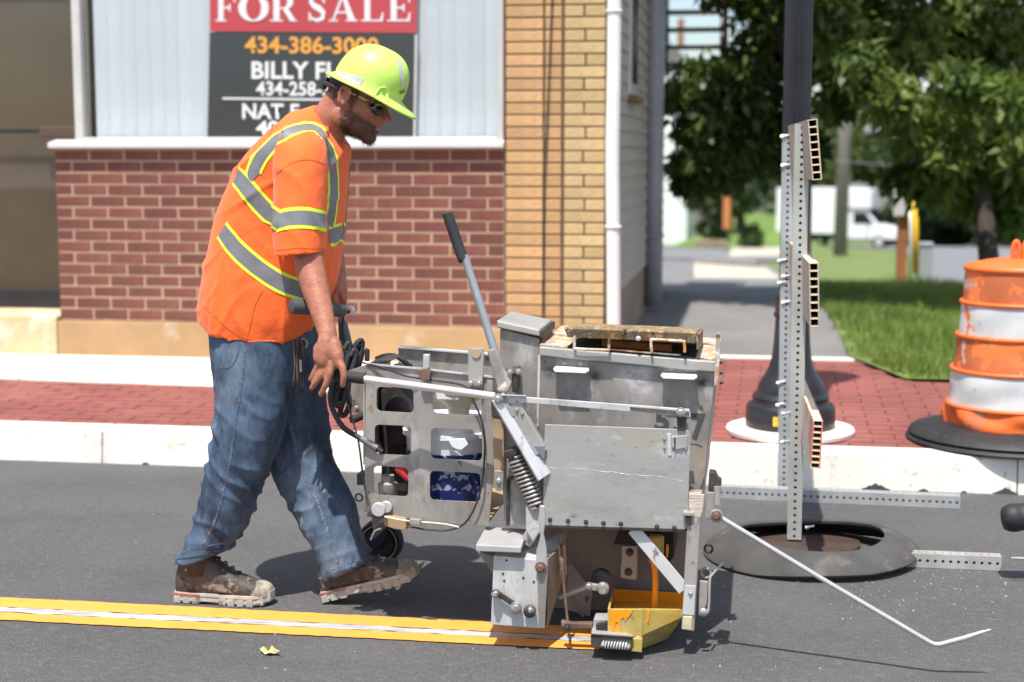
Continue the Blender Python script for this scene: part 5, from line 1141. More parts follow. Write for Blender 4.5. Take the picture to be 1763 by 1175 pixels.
# corrugated hose to a knuckle
a_, b_ = Q(963, 1029, .10), Q(1012, 1010, .08); hs2 = [a_.lerp(b_, i / 40) for i in range(41)]
pt('corrugated_hose', tube_me(hs2, [.0068 + .0016 * (i % 2) for i in range(41)], 10), M_al2, None, True)
kn_ = pt('knuckle', lathe_me([(.012, -.02), (.017, -.016), (.018, .006), (.014, .012), (.011, .022)], Q(1038, 1013, .06), 18, (0, -1, 0)), M_zinc, None, True)
pt('knuckle_arm', bar_me(Q(1012, 1009, .07), Q(1038, 1013, .07), (0, 0, 1), .022, .016, .004), M_al, kn_); pt('bolt', bolt_me(Q(1014, 1009, .055), .007, .008), M_zinc, kn_)
pt('black_boss', lathe_me([(.03, 0), (.028, .02), (.012, .03)], Q(1035, 995, .16), 20, (0, -1, 0)), M_drk, kn_, True)
pt('fender_rib', tube_me(spline([Q(985, 1025, .3), Q(992, 1045, .3), Q(1005, 1062, .3)], 4), .004, 6), M_tantape, None, True)
# --- front leg and brace
leg = pt('front_leg', box8([Q(1186, 848, -.01), Q(1209, 848, -.01), Q(1195, 1088, -.02), Q(1173, 1084, -.02), Q(1186, 848, -.01) + Vector((0, .04, 0)), Q(1209, 848, -.01) + Vector((0, .04, 0)), Q(1195, 1088, -.02) + Vector((0, .04, 0)), Q(1173, 1084, -.02) + Vector((0, .04, 0))], .003), M_al)
pt('leg_crust', prism([Q(x, y, -.0125) for x, y in ((1186, 850), (1213, 852), (1210, 880), (1205, 895), (1186, 884))], (0, .01, 0), .002), nmat('cracked white crust', (.52, .44, .36), .8, var=.2, vscale=20, var2=((.2, .13, .09), 26, .58, .64), stretch=(1, 1, 3), bump=.6, bscale=50), leg)
pt('leg_plate', prism([Q(1179, 1008, -.0215), Q(1198, 1009, -.0215), Q(1195, 1060, -.0225), Q(1175, 1058, -.0225)], (0, .003, 0), .001), M_alw, leg); bolts([(1189, 1022)], -.022, .0045, .005, None, leg)
pt('leg_shoe', prism([Q(x, y, -.026) for x, y in ((1176, 1062), (1192, 1062), (1191, 1086), (1174, 1084))], (0, .04, 0), .002), nmat('yellow scraped shoe', (.5, .45, .28), .6, var=.2, vscale=30, var2=((.8, .5, .08), 40, .56, .66)), leg)
pt('brace', bar_me(Q(1090, 911, .02), Q(1178, 1016, .0), (1, 0, .8), .036, .008, .0015), M_alw, leg)
plate('latch_block', [(1179, 885), (1190, 882), (1190, 905), (1182, 905)], -.02, -.006, M_drk, leg, .001); plate('latch_cap', [(1176, 882), (1194, 883), (1194, 889), (1176, 888)], -.024, -.004, M_al2, leg, .001)
# little rods and rings in front of the leg
pt('washer_ring', ring_me(Q(1220, 945, .10), .0115, .0035, (.2, 1, 0)), M_drk, leg, True)
pt('swivel_ring', ring_me(Q(1216, 987, .07), .014, .004, (.3, 1, 0)), M_al, leg, True)
pt('thin_rod', tube_me(spline([Q(1246, 968, .02), Q(1226, 990, .01), Q(1222, 1000, .0), Q(1220, 1050, -.005), Q(1212, 1058, -.01)], 3), .0035, 8), M_al2, leg, True)
pt('eye_bolt', lathe_me([(.008, 0), (.012, .004), (.012, .012), (.006, .016)], Q(1211, 1053, -.0), 16, (0, -1, 0)), M_zinc, leg, True)
plate('hook_plate', [(1203, 1000), (1219, 1002), (1217, 1040), (1210, 1060), (1203, 1060)], .02, .03, M_al, leg, .002)
# --- front guide rod with its bracket
gb = plate('guide_bracket', [(1216, 848), (1230, 848), (1228, 896), (1214, 892)], -.006, .03, M_al, None, .002)
pt('guide_post', tube_me([Q(1235, 838, -.01), Q(1235, 868, -.012)], .010, 12), M_al, gb, True); pt('guide_cap', prism([Q(x, y, .0) for x, y in ((1221, 812), (1232, 814), (1236, 824), (1242, 828), (1242, 836), (1232, 846), (1219, 846))], (0, .04, 0), .003), M_drk, gb)
plate('guide_clip', [(1229, 851), (1241, 851), (1241, 862), (1229, 862)], -.016, .008, nmat('yellow flecked clip', (.45, .4, .28), .5, var2=((.8, .4, .02), 50, .55, .6)), gb, .002)
pt('guide_knuckle', lathe_me([(.014, -.016), (.018, -.012), (.018, .012), (.014, .016)], Q(1233, 888, -.03), 18, (0, -1, 0)), M_zinc, gb, True); pt('bolt', bolt_me(Q(1233, 888, -.046), .010, .008), M_brn, gb)
gr_ = [Q(1240, 891, -.03), Q(1430, 1006, -.05), Q(1600, 1106, -.07), Q(1609, 1110, -.07), Q(1619, 1110, -.072), Q(1660, 1099, -.075), Q(1690, 1089, -.078), Q(1706, 1084, -.08)]
pt('guide_rod', tube_me(gr_, [.0072, .0072, .0072, .0074, .0074, .0076, .0052, .0012], 12), nmat('grey steel rod', (.48, .48, .47), .4, metal=.45, var=.08, vscale=20), gb, True)
# --- paint shoe
sh = pt('paint_shoe', prism([Q(1050, 1049, -.06), Q(1107, 1049, -.06), Q(1105, 1118, -.06), Q(1048, 1112, -.06)], (0, .008, 0), .002), M_yshoe)
pt('shoe_side', prism([Q(1107, 1049, -.058), Q(1176, 1050, .02), Q(1178, 1062, .02), Q(1105, 1095, -.058)], (0, .008, 0), .001), M_yshoe, sh)
pt('shoe_back', prism([Q(1056, 1015, .34), Q(1180, 1022, .34), Q(1180, 1062, .34), Q(1056, 1058, .34)], (0, .008, 0), .001), M_paint, sh)
pt('shoe_end', prism([Q(1050, 1049, -.052), Q(1050, 1110, -.052), Q(1054, 1060, .34), Q(1056, 1016, .34)], (-.006, 0, 0), .001), M_yshoe, sh)
pt('paint_pool', prism([Q(1054, 1056, -.05), Q(1106, 1056, -.05), Q(1178, 1058, .03), Q(1180, 1040, .34), Q(1058, 1036, .34)], (0, 0, -.006)), M_paint, sh)
pt('shoe_foot', box8([Q(1104, 1095, -.055), Q(1176, 1062, .02), Q(1176, 1064, .34), Q(1056, 1060, .34), G(1104, 1118, .006), G(1150, 1100, .006), G(1150, 1062, .006), G(1060, 1062, .006)]), M_yshoe, sh)
pt('paint_drip', prism([Q(x, y, -.0625) for x, y in ((1051, 1050), (1090, 1050), (1088, 1056), (1083, 1062), (1081, 1066), (1079, 1064), (1078, 1070), (1076, 1070), (1074, 1064), (1069, 1067), (1068, 1092), (1066, 1096), (1064, 1092), (1064, 1072), (1060, 1072), (1056, 1092), (1053, 1094), (1051, 1075), (1049, 1060))], (0, .003, 0), .0012), M_paint, sh)
pt('paint_drip', prism([Q(x, y, -.05) for x, y in ((1114, 1052), (1119, 1052), (1117, 1072), (1115, 1074), (1113, 1072))], (0, .003, 0), .001), M_paint, sh)
st_ = pt('paint_stream', tube_me(spline([Q(1124, 962, .14), Q(1127, 975, .14), Q(1128, 1010, .14), Q(1126, 1048, .14)], 4), [.016, .013, .011, .0105, .010, .0095, .009, .009, .009, .009, .009, .009, .010], 12), M_paint, sh, True)
pt('paint_drip', tube_me([Q(1149, 938, .10), Q(1149, 950, .10), Q(1148, 960, .10)], [.003, .004, .002], 8), M_paint, sh, True)
# near end housing with its spring
ho_ = pt('shoe_housing', prism([Q(1017, 1092, -.085), Q(1088, 1098, -.085), Q(1088, 1121, -.085), Q(1017, 1116, -.085)], (0, .03, 0), .002), nmat('black caked steel', (.05, .045, .04), .55, var=.3, vscale=20, var2=((.55, .30, .03), 30, .62, .68)), sh)
pt('housing_top', prism([Q(1018, 1089, -.09), Q(1090, 1094, -.09), Q(1090, 1094, -.03), Q(1030, 1073, .05), Q(1020, 1075, .05)], (0, 0, -.006), .0015), M_al2, ho_)
plate('housing_wall', [(1022, 1066), (1048, 1066), (1048, 1078), (1028, 1086), (1020, 1086)], -.03, .03, M_al2, ho_, .002)
plate('housing_gap', [(1026, 1076), (1047, 1072), (1047, 1092), (1026, 1092)], -.05, -.03, M_interior, ho_, .001)  # solid dark plate standing in for the shade of a gap
c0, c1 = Q(1038, 1110, -.092), Q(1082, 1113, -.092); dv = c1 - c0; uu, ww = frame_of(dv)
cp = [c0 + dv * (i / 108) + (uu * math.cos(2 * math.pi * i / 12) + ww * math.sin(2 * math.pi * i / 12)) * .0095 for i in range(109)]
pt('return_spring', tube_me(cp, .0022, 6), M_alw, ho_, True)
for c in (c0, c1): pt('spring_pin', lathe_me([(.006, 0), (.006, .016), (.003, .018)], c + Vector((0, .008, 0)), 12, (0, -1, 0)), M_zinc, ho_, True)
pt('housing_bolt', bolt_me(Q(1098, 1104, -.066), .009, .008), M_zinc, sh); plate('shoe_lip', [(1086, 1100), (1106, 1100), (1105, 1124), (1086, 1122)], -.075, -.066, M_yshoe, sh, .002)

# ------------------------------------------------------------------ the worker
YM = G(392, 1034, 0).y + .06                              # his middle plane
def MP(px, py, d=0.0): return PL(px, py, YM + d)
M_skin = None
def skin_mat():
    m = nmat('weathered skin', (.36, .14, .085), .5, var=.2, vscale=22, var2=[((.46, .155, .105), 40, .56, .72), ((.27, .11, .07), 90, .6, .7)], bump=.5, bscale=150, spec=.4)
    N, L = m.node_tree.nodes, m.node_tree.links; b = N['Principled BSDF']; b.inputs['Subsurface Weight'].default_value = .12; b.inputs['Subsurface Radius'].default_value = (.012, .004, .002); b.inputs['Subsurface Scale'].default_value = .6
    at = N.new('ShaderNodeAttribute'); at.attribute_name = 'hairy'; mx = N.new('ShaderNodeMixRGB'); mx.inputs[2].default_value = (.075, .038, .024, 1)
    src = b.inputs['Base Color'].links[0].from_socket; L.new(src, mx.inputs[1]); L.new(at.outputs['Fac'], mx.inputs[0]); L.new(mx.outputs[0], b.inputs['Base Color']); return m
M_skin = skin_mat()
M_hair = nmat('dark brown hair', (.035, .018, .011), .5, var=.3, vscale=60)
M_shirt = nmat('fluorescent orange jersey', (.95, .150, .028), .75, var=.05, vscale=5, bump=.45, bscale=55, spec=.25, sheen=.15)
M_band = nmat('silver reflective tape', (.205, .205, .215), .45, metal=.2, var=.10, vscale=18, bump=.15, bscale=60)
M_lime = nmat('lime trim tape', (.72, .93, .05), .7)
M_denim = nmat('worn blue denim', (.064, .098, .150), .85, var=.4, vscale=14, stretch=(1, 1, .45), var2=[((.135, .175, .225), 6, .50, .68), ((.026, .043, .082), 11, .52, .66), ((.26, .26, .25), 30, .66, .72)], bump=.5, bscale=70, spec=.2)
M_seam = nmat('denim seam', (.045, .08, .15), .85, var=.3, vscale=60, spots=((.26, .22, .16), 240, .56, .62))
M_boot = nmat('muddy boot leather', (.055, .047, .041), .65, var=.35, vscale=22, var2=[((.24, .215, .175), 26, .55, .62), ((.022, .02, .019), 30, .53, .60), ((.34, .25, .12), 32, .64, .7)], bump=.5, bscale=70)
M_sole = nmat('dusty boot sole', (.36, .34, .30), .85, var=.2, vscale=22, var2=[((.20, .16, .12), 20, .54, .64), ((.55, .54, .50), 26, .6, .68)], bump=.5, bscale=80)
M_lace = nmat('dark lace', (.03, .028, .027), .8)
M_hat = nmat('lime hard hat', (.50, .76, .13), .38, var=.06, vscale=8, var2=((.34, .50, .06), 22, .64, .74), spec=.45)
M_hatsil = nmat('silver hat sticker', (.62, .63, .62), .3, metal=.4, var=.12, vscale=30)
M_lens = nmat('dark lens', (.01, .011, .012), .06, spec=.8); M_gframe = nmat('amber frame', (.42, .30, .10), .35, var=.5, vscale=60, var2=((.05, .05, .03), 70, .5, .56))
wroot = MP(470, 1045, 0); wroot.z = 0
man = thing('person', wroot, 'worker in orange reflective shirt, lime hard hat and jeans pushing the machine', 'person')

def loft_me(rings, n=40, expo=2.3, sub=4, capm=True):
    """rings: (L px, R px, half depth, depth centre) -> smooth closed tube through superelliptic sections"""
    data = []
    for rg in rings:
        (l, r, hd, dc), dip = rg[:4], (rg[4] if len(rg) > 4 else 0.0)
        a, b = MP(l[0], l[1], dc), MP(r[0], r[1], dc); data.append(((a + b) / 2, (b - a) / 2, hd, dip))
    cen = spline([d[0] for d in data], sub); axv = spline([d[1] for d in data], sub); hds = spline([Vector((d[2], d[3], 0)) for d in data], sub)
    bm = bmesh.new(); R = []
    for c, a, h in zip(cen, axv, hds):
        ring = []
        for k in range(n):
            t = 2 * math.pi * k / n; ct, st = math.cos(t), math.sin(t); p = 2 / expo
            ring.append(bm.verts.new(c + a * (abs(ct) ** p * (1 if ct >= 0 else -1)) + Vector((0, h.x * (abs(st) ** p * (1 if st >= 0 else -1)), -h.y * abs(st)))))
        R.append(ring)
    for a, b in zip(R, R[1:]):
        for k in range(n): bm.faces.new((a[k], a[(k + 1) % n], b[(k + 1) % n], b[k]))
    if capm: bm.faces.new(R[0][::-1]); bm.faces.new(R[-1])
    return me_of(bm)
def join(mes):
    bm = bmesh.new()
    for m in mes: bm.from_mesh(m)
    return me_of(bm)
def remesh(me, voxel, smooth=4, fac=.5):
    o = bpy.data.objects.new('r', me); COL.objects.link(o)
    m = o.modifiers.new('r', 'REMESH'); m.mode = 'VOXEL'; m.voxel_size = voxel; m.use_smooth_shade = True
    if smooth: s = o.modifiers.new('s', 'SMOOTH'); s.iterations = smooth; s.factor = fac
    out = bpy.data.meshes.new_from_object(o.evaluated_get(bpy.context.evaluated_depsgraph_get())); bpy.data.objects.remove(o); return out
def capsule(bm, pts, rads, n=14):
    """tapered limb with rounded ends"""
    P = [Vector(p) for p in pts]; d0 = (P[0] - P[1]).normalized(); d1 = (P[-1] - P[-2]).normalized()
    pp = [P[0] + d0 * rads[0] * .9, P[0] + d0 * rads[0] * .6] + P + [P[-1] + d1 * rads[-1] * .6, P[-1] + d1 * rads[-1] * .9]
    rr = [rads[0] * .35, rads[0] * .78] + list(rads) + [rads[-1] * .78, rads[-1] * .35]
    tube_bm(bm, pp, rr, n)
def ellipsoid(bm, c, ax, n=16, m=10):
    """ax: three radius vectors"""
    c = Vector(c); A = [Vector(a) for a in ax]; rows = []
    for j in range(1, m):
        th = math.pi * j / m; rows.append([bm.verts.new(c + A[0] * (math.sin(th) * math.cos(2 * math.pi * k / n)) + A[1] * (math.sin(th) * math.sin(2 * math.pi * k / n)) + A[2] * math.cos(th)) for k in range(n)])
    t, b = bm.verts.new(c + A[2]), bm.verts.new(c - A[2])
    for a_, b_ in zip(rows, rows[1:]):
        for k in range(n): bm.faces.new((a_[k], b_[k], b_[(k + 1) % n], a_[(k + 1) % n]))
    for k in range(n): bm.faces.new((t, rows[0][k], rows[0][(k + 1) % n])); bm.faces.new((b, rows[-1][(k + 1) % n], rows[-1][k]))

# --- head frame: forward (down along the gaze), up, towards the camera
PIT = math.radians(25); HF = Vector((math.cos(PIT), 0, -math.sin(PIT))); HU = Vector((math.sin(PIT), 0, math.cos(PIT))); HS = Vector((0, -1, 0))
HY = -.02; HC = MP(605, 168, HY)
def H(f, u, s=0.0): return HC + HF * f + HU * u + HS * s
def hell(bm, c, r, tilt=0.0):
    ct, st = math.cos(tilt), math.sin(tilt)
    ellipsoid(bm, H(*c), ((HF * ct + HU * st) * r[0], HS * r[2], (HU * ct - HF * st) * r[1]), 20, 12)
bm = bmesh.new()
hell(bm, (.004, .035, 0), (.088, .092, .074)); hell(bm, (.042, -.012, 0), (.070, .080, .064)); hell(bm, (.052, -.062, 0), (.062, .042, .052), -.15)
hell(bm, (.098, -.088, 0), (.024, .022, .026)); hell(bm, (.082, .034, 0), (.026, .018, .054)); hell(bm, (.094, -.040, 0), (.024, .030, .032))
capsule(bm, [H(.100, .022), H(.116, .002), H(.132, -.016)], [.010, .011, .013], 12); hell(bm, (.122, -.022, .010), (.014, .010, .009)); hell(bm, (.122, -.022, -.010), (.014, .010, .009))
hell(bm, (.112, -.044, 0), (.012, .006, .022)); hell(bm, (.110, -.057, 0), (.011, .007, .021))
for s in (1, -1):
    hell(bm, (.066, -.012, .040 * s), (.034, .030, .022)); hell(bm, (.010, -.060, .052 * s), (.034, .030, .016))
    capsule(bm, [H(-.012, .010, .074 * s), H(-.002, .030, .082 * s), H(.012, .026, .080 * s), H(.014, .004, .078 * s), H(.004, -.024, .078 * s)][::1], [.006, .0065, .006, .0055, .006], 8)
    capsule(bm, [H(-.016, .024, .082 * s), H(-.020, .004, .082 * s), H(-.010, -.020, .080 * s)], [.006, .006, .0065], 8); hell(bm, (.0, .0, .074 * s), (.014, .022, .006))
# neck, trunk, limbs
capsule(bm, [H(-.022, -.02), H(-.032, -.075), MP(566, 214, -.01), MP(552, 252, 0)], [.054, .056, .060, .064], 20)
capsule(bm, [MP(530, 285, .0), MP(495, 400, 0), MP(462, 530, 0)], [.085, .12, .12], 20)
capsule(bm, [MP(535, 275, -.08), MP(522, 275, -.19)], [.05, .05], 16); capsule(bm, [MP(535, 275, .08), MP(532, 278, .19)], [.05, .05], 16)
HANDD = Ym + .005 - YM                                      # depth of the near hand: on the push handle
def A3(px, py, f): return MP(px, py, -.20 + (HANDD + .20) * f)
capsule(bm, [MP(520, 280, -.21), A3(524, 350, .1), A3(530, 440, .35), A3(536, 470, .45), A3(545, 505, .6), A3(556, 545, .8), A3(565, 580, .97)], [.048, .047, .0445, .0435, .040, .0325, .0265], 20)
capsule(bm, [MP(535, 285, .20), MP(548, 340, .22), MP(566, 425, .26), MP(575, 470, .20), MP(583, 508, .08)], [.058, .05, .045, .04, .03], 18)
# near hand: palm and five fingers, the index over the grip, the others hanging past its end
def HN(px, py, d): return MP(px, py, HANDD + d)
capsule(bm, [HN(563, 585, -.0), HN(561, 603, -.006), HN(558, 622, -.012)], [.027, .029, .0235], 16)
capsule(bm, [HN(575, 592, -.004), HN(580, 612, -.016), HN(583, 626, -.022)], [.021, .0205, .016], 14)
capsule(bm, [HN(552, 600, -.002), HN(549, 618, -.010)], [.022, .018], 14)
def fing(l, r): capsule(bm, [HN(x, y, d) for x, y, d in l], r, 10)
fing([(583, 622, -.024), (590, 634, -.032), (592, 648, -.034), (590, 664, -.030)], [.0125, .0115, .0105, .0088])
fing([(572, 626, -.020), (568, 645, -.026), (561, 663, -.026), (552, 680, -.020)], [.0122, .0112, .0102, .0085])
fing([(562, 626, -.014), (555, 642, -.020), (546, 656, -.020), (536, 669, -.014)], [.012, .011, .010, .0083])
fing([(551, 620, -.008), (546, 632, -.012), (540, 644, -.012), (534, 654, -.008)], [.0108, .0098, .009, .0075])
fing([(572, 606, .012), (585, 622, .024), (590, 640, .022), (584, 652, .014)], [.014, .0125, .0115, .0095])
# far hand closed on the cross bar
def FH(px, py, d): return MP(px, py, .06 + d)
capsule(bm, [FH(583, 505, 0), FH(584, 518, -.01)], [.030, .026], 14)
for k in range(4):
    fx = [(590 - k * 2, 510 + k * 5, -.03 + k * .018), (593 - k * 2, 519 + k * 4, -.034 + k * .018), (588 - k * 2, 527 + k * 3, -.028 + k * .018)]
    capsule(bm, [FH(*q) for q in fx], [.0105, .0100, .009], 10)
capsule(bm, [FH(576, 506, -.02), FH(577, 520, -.035), FH(580, 530, -.036)], [.012, .011, .009], 10)
# legs under the jeans
capsule(bm, [MP(450, 570, -.08), MP(432, 740, -.09), MP(392, 850, -.09), MP(378, 890, -.085)], [.085, .062, .05, .036], 16)
capsule(bm, [MP(470, 570, .08), MP(515, 770, .08), MP(550, 870, .04), MP(570, 910, .01)], [.085, .06, .05, .034], 16)
body_me = remesh(me_of(bm), .0046, 3, .5)
co = np.zeros(len(body_me.vertices) * 3, np.float32); body_me.vertices.foreach_get('co', co); co = co.reshape(-1, 3)
rel = co - np.array(HC[:])[None]; vf, vu, vS = rel @ np.array(HF[:]), rel @ np.array(HU[:]), rel @ np.array(HS[:])
def sst(x, a, b): t = np.clip((x - a) / (b - a), 0, 1); return t * t * (3 - 2 * t)
nz = np.array([mnoise.noise(Vector(c) * 90) for c in co]) * .007 + np.array([mnoise.noise(Vector(c) * 300) for c in co]) * .004
inh = (np.abs(vS) < .1) & (vf > -.14) & (vf < .17) & (vu > -.13) & (vu < .15)
# beard: below a line from the ear to under the nose, not the lips or nose
line = -.022 - .20 * np.clip(vf - .02, 0, 1) + nz
beard = sst(line - vu, -.006, .010) * sst(vf + nz * 1.5, .006, .022) * sst(vu + nz, -.118, -.104)
lips = sst(.017 - np.hypot((vu + .0505) / .55, vS * .75), 0, .004) * (vf > .09)
nose = sst(vu, -.036, -.030) * (vf > .10)
beard *= (1 - lips) * (1 - nose)
side = sst(vf, .012, .020) * sst(.042 - vf + nz, 0, .012) * sst(vu, -.03, -.02)
hair = sst(-(vf) - .012 + nz, 0, .014) * sst(vu + nz * 2, -.022, -.008) + sst(vu, .045, .06)
msk = np.clip(np.maximum(np.maximum(beard * .78, side * .8), np.clip(hair, 0, 1) * (np.abs(vS) < .0775 + (vf < -.02) * .05)), 0, 1) * inh
at = body_me.attributes.new('hairy', 'FLOAT', 'POINT'); at.data.foreach_set('value', msk.astype(np.float32))
body = mk('body', body_me, M_skin, man, True)
# strands of beard and hair
vnm = np.zeros(len(co) * 3, np.float32); 
try: body_me.vertex_normals.foreach_get('vector', vnm)
except Exception: pass
vnm = vnm.reshape(-1, 3); cand = np.where((msk > .45) & (vu < .06))[0]; rs = np.random.RandomState(8); V = []; F = []
for i in rs.choice(cand, min(7000, len(cand) * 2)):
    p = Vector(co[i].tolist()) + Vector((rs.rand(3) * .005 - .0025).tolist()); nrm = Vector(vnm[i].tolist()); isb = beard[i] > .3
    ln = (.003 + .004 * rs.rand() + (.005 if vu[i] < -.085 else 0)) if isb else .003 + .002 * rs.rand()
    d = (nrm * .75 - HU * (.55 if isb else .8) + (HF * .25 if isb else -HF * .4) + Vector(rs.normal(size=3).tolist()) * .28).normalized(); sd = d.cross(Vector(rs.normal(size=3).tolist())).normalized() * .0004
    b_ = len(V); V += [p - sd - nrm * .001, p + sd - nrm * .001, p + d * ln]; F.append((b_, b_ + 1, b_ + 2))
mk('hair', me_raw(V, F), M_hair, man)
# --- sunglasses
gl = mk('sunglasses', me_of((lambda b: (hell(b, (.092, .002, .034), (.026, .017, .030), -.1), hell(b, (.092, .002, -.034), (.026, .017, .030), -.1), b)[2])(bmesh.new())), M_lens, man, True)
for s in (1, -1):
    mk('temple', tube_me(spline([H(.108, .022, .028 * s), H(.092, .020, .060 * s), H(.055, .018, .076 * s), H(.004, .020, .083 * s)], 5), [.005] * 5 + [.0048] * 6 + [.004] * 5, 8), M_gframe, gl, True)
    mk('frame_rim', tube_me(spline([H(.116, .020, .006 * s), H(.112, .024, .034 * s), H(.096, .018, .058 * s), H(.092, .002, .060 * s)], 4), .0032, 8), M_gframe, gl, True)
# --- hard hat
hb_, hf_ = MP(569, 124, HY), MP(710, 191, HY); mid = (hb_ + hf_) / 2; hl = (hf_ - hb_).length / 2
XF = (hf_ - hb_).normalized(); XU = Vector((-XF.z, 0, XF.x)); XU = XU if XU.z > 0 else -XU
def HH(f, u, s): return mid + XF * f + XU * u + HS * s
def hat_r(a):                                              # half lengths of the dome's foot in direction a
    return (.112 * math.cos(a) - .014, .098 * math.sin(a))
n = 72; rows = []
for j in range(0, 15):
    th = (math.pi / 2) * (j / 14); row = []
    for k in range(n):
        a = 2 * math.pi * k / n; cf, cs = hat_r(a); g = math.sin(th) ** .86; hgt = .128 * math.cos(th) ** .80
        rib = .004 * math.exp(-((cs * g) / .016) ** 2) * math.sin(th) * (1 - j / 15)
        row.append(((cf + .014) * g * (1 + .0) - .014 + .010 * math.cos(th), hgt + rib + .010, cs * g))
    rows.append(row)
def brim(a, w, u):
    c, s = math.cos(a), math.sin(a); cf, cs = hat_r(a)
    front = max(0, c) ** 2.2; ext = w * (.016 + .044 * front + .006 * max(0, -c)); L_ = math.hypot(c, s)
    return (cf + c * ext, u + (.010 - .010 * w) - .010 * w * front + .006 * w * abs(s) * (1 - front) , cs + s * ext)
for w, u in ((.25, -.004), (.75, -.004), (1.0, -.005), (1.03, -.009), (.97, -.0115), (.6, -.0095), (.0, -.012), (-.15, -.004)):
    rows.append([brim(2 * math.pi * k / n, w, u) for k in range(n)])
bm = bmesh.new(); RR = [[bm.verts.new(HH(*p)) for p in row] for row in rows[1:]]; top = bm.verts.new(HH(*rows[0][0]))
for k in range(n): bm.faces.new((top, RR[0][k], RR[0][(k + 1) % n]))
for a_, b_ in zip(RR, RR[1:]):
    for k in range(n): bm.faces.new((a_[k], b_[k], b_[(k + 1) % n], a_[(k + 1) % n]))
hat_me = me_of(bm); hat = mk('hard_hat', hat_me, M_hat, man, True)
bmh = bmesh.new(); bmh.from_mesh(hat_me); bmh.transform(Matrix.Translation(world_loc(hat))); hatB = BVHTree.FromBMesh(bmh); bmh.free()
def on_surface(B, px, py):
    loc, nrm, i, d = B.ray_cast(CAMP, ray(px, py).normalized()); return (loc, nrm)
def patch(name, quad, B, mat, par, off=.0015, nu=10, nv=5):
    v = []; f = []
    for j in range(nv + 1):
        for i in range(nu + 1):
            u_, w_ = i / nu, j / nv; x = (quad[0][0] * (1 - u_) + quad[1][0] * u_) * (1 - w_) + (quad[3][0] * (1 - u_) + quad[2][0] * u_) * w_; y = (quad[0][1] * (1 - u_) + quad[1][1] * u_) * (1 - w_) + (quad[3][1] * (1 - u_) + quad[2][1] * u_) * w_
            l, nn_ = on_surface(B, x, y)
            if l is None: l, nn_ = Vector(v[-1]) if v else HC, Vector((0, -1, 0))
            if nn_.dot(CAMP - l) < 0: nn_ = -nn_
            v.append(l + nn_ * off)
    for j in range(nv):
        for i in range(nu): q_ = j * (nu + 1) + i; f.append((q_, q_ + 1, q_ + nu + 2, q_ + nu + 1))
    return mk(name, me_raw(v, f), mat, par, True)
patch('silver_sticker', [(581, 122), (627, 135), (620, 147), (583, 132)], hatB, M_hatsil, hat)
patch('silver_strip', [(684, 101), (690, 104), (697, 153), (691, 152)], hatB, M_hatsil, hat)
patch('hat_print', [(687, 157), (697, 154), (697, 159), (687, 163)], hatB, nmat('dark hat print', (.03, .05, .03), .5, spots=((.4, .5, .1), 260, .5, .52)), hat)
pr = [(643, 168), (652, 154), (658, 151), (664, 152), (665, 162), (668, 176)]
pp = []
for x, y in pr:
    l, nn_ = on_surface(hatB, x, y)
    if l is not None: pp.append(l)
if len(pp) > 2: mk('slot_rib', tube_me(spline(pp, 4), .003, 8), M_hat, hat, True)
# suspension band and ratchet at the nape
mk('nape_band', tube_me(spline([H(-.010, .016, .080), H(-.045, .012, .070), H(-.078, .008, .042), H(-.090, .006, .0), H(-.078, .008, -.042), H(-.045, .012, -.070)], 6), .007, 8), M_black, hat, True)
mk('ratchet', box8([H(-.086, -.016, .020), H(-.086, .024, .020), H(-.102, .024, .015), H(-.102, -.012, .015), H(-.086, -.016, -.020), H(-.086, .024, -.020), H(-.102, .024, -.015), H(-.102, -.012, -.015)], .005), M_black, hat)

# --- shirt
torso = loft_me([((343, 533), (549, 561), .185, .0, .062), ((346, 505), (562, 532), .195, .0, .045), ((352, 470), (576, 490), .195, .0, .02), ((361, 430), (585, 445), .19, 0), ((370, 395), (590, 400), .188, 0), ((383, 358), (593, 360), .19, 0),
    ((398, 322), (596, 325), .195, 0), ((414, 290), (598, 297), .20, 0), ((436, 258), (599, 274), .205, 0), ((464, 228), (599, 258), .198, 0), ((494, 204), (597, 250), .165, 0), ((520, 188), (595, 247), .115, 0), ((545, 177), (593, 246), .078, -.01)], 48, 2.35, 4)
sleeve = loft_me([((500, 205), (556, 228), .05, -.135), ((487, 222), (562, 240), .085, -.175), ((476, 262), (566, 275), .096, -.205), ((471, 330), (566, 330), .096, -.225), ((470, 400), (563, 392), .092, -.245), ((473, 442), (561, 437), .088, -.255)], 32, 2.1, 4)
sleeve2 = loft_me([((505, 210), (560, 232), .05, .135), ((495, 226), (566, 245), .085, .175), ((490, 268), (572, 280), .092, .205), ((495, 330), (580, 335), .092, .225), ((505, 395), (588, 395), .088, .24)], 32, 2.1, 4)
sh_me = remesh(join([torso, sleeve, sleeve2]), .0075, 3, .5)
def wrinkle(me, fn):
    nv = len(me.vertices); c = np.zeros(nv * 3, np.float32); me.vertices.foreach_get('co', c); c = c.reshape(-1, 3); nn_ = np.zeros(nv * 3, np.float32); me.vertex_normals.foreach_get('vector', nn_); nn_ = nn_.reshape(-1, 3)
    d = np.array([fn(Vector(p)) for p in c.tolist()]); me.vertices.foreach_set('co', (c + nn_ * d[:, None]).astype(np.float32).ravel()); me.update()
def ridge(v): return 1 - abs(mnoise.noise(v)) * 2
lean_v = (MP(560, 210) - MP(455, 570)).normalized(); cross_v = Vector((lean_v.z, 0, -lean_v.x))
hip = MP(470, 560); arm_c = MP(500, 400, -.15)
def fold(t, sharp=2.0): return (1 - abs(math.sin(t))) ** sharp
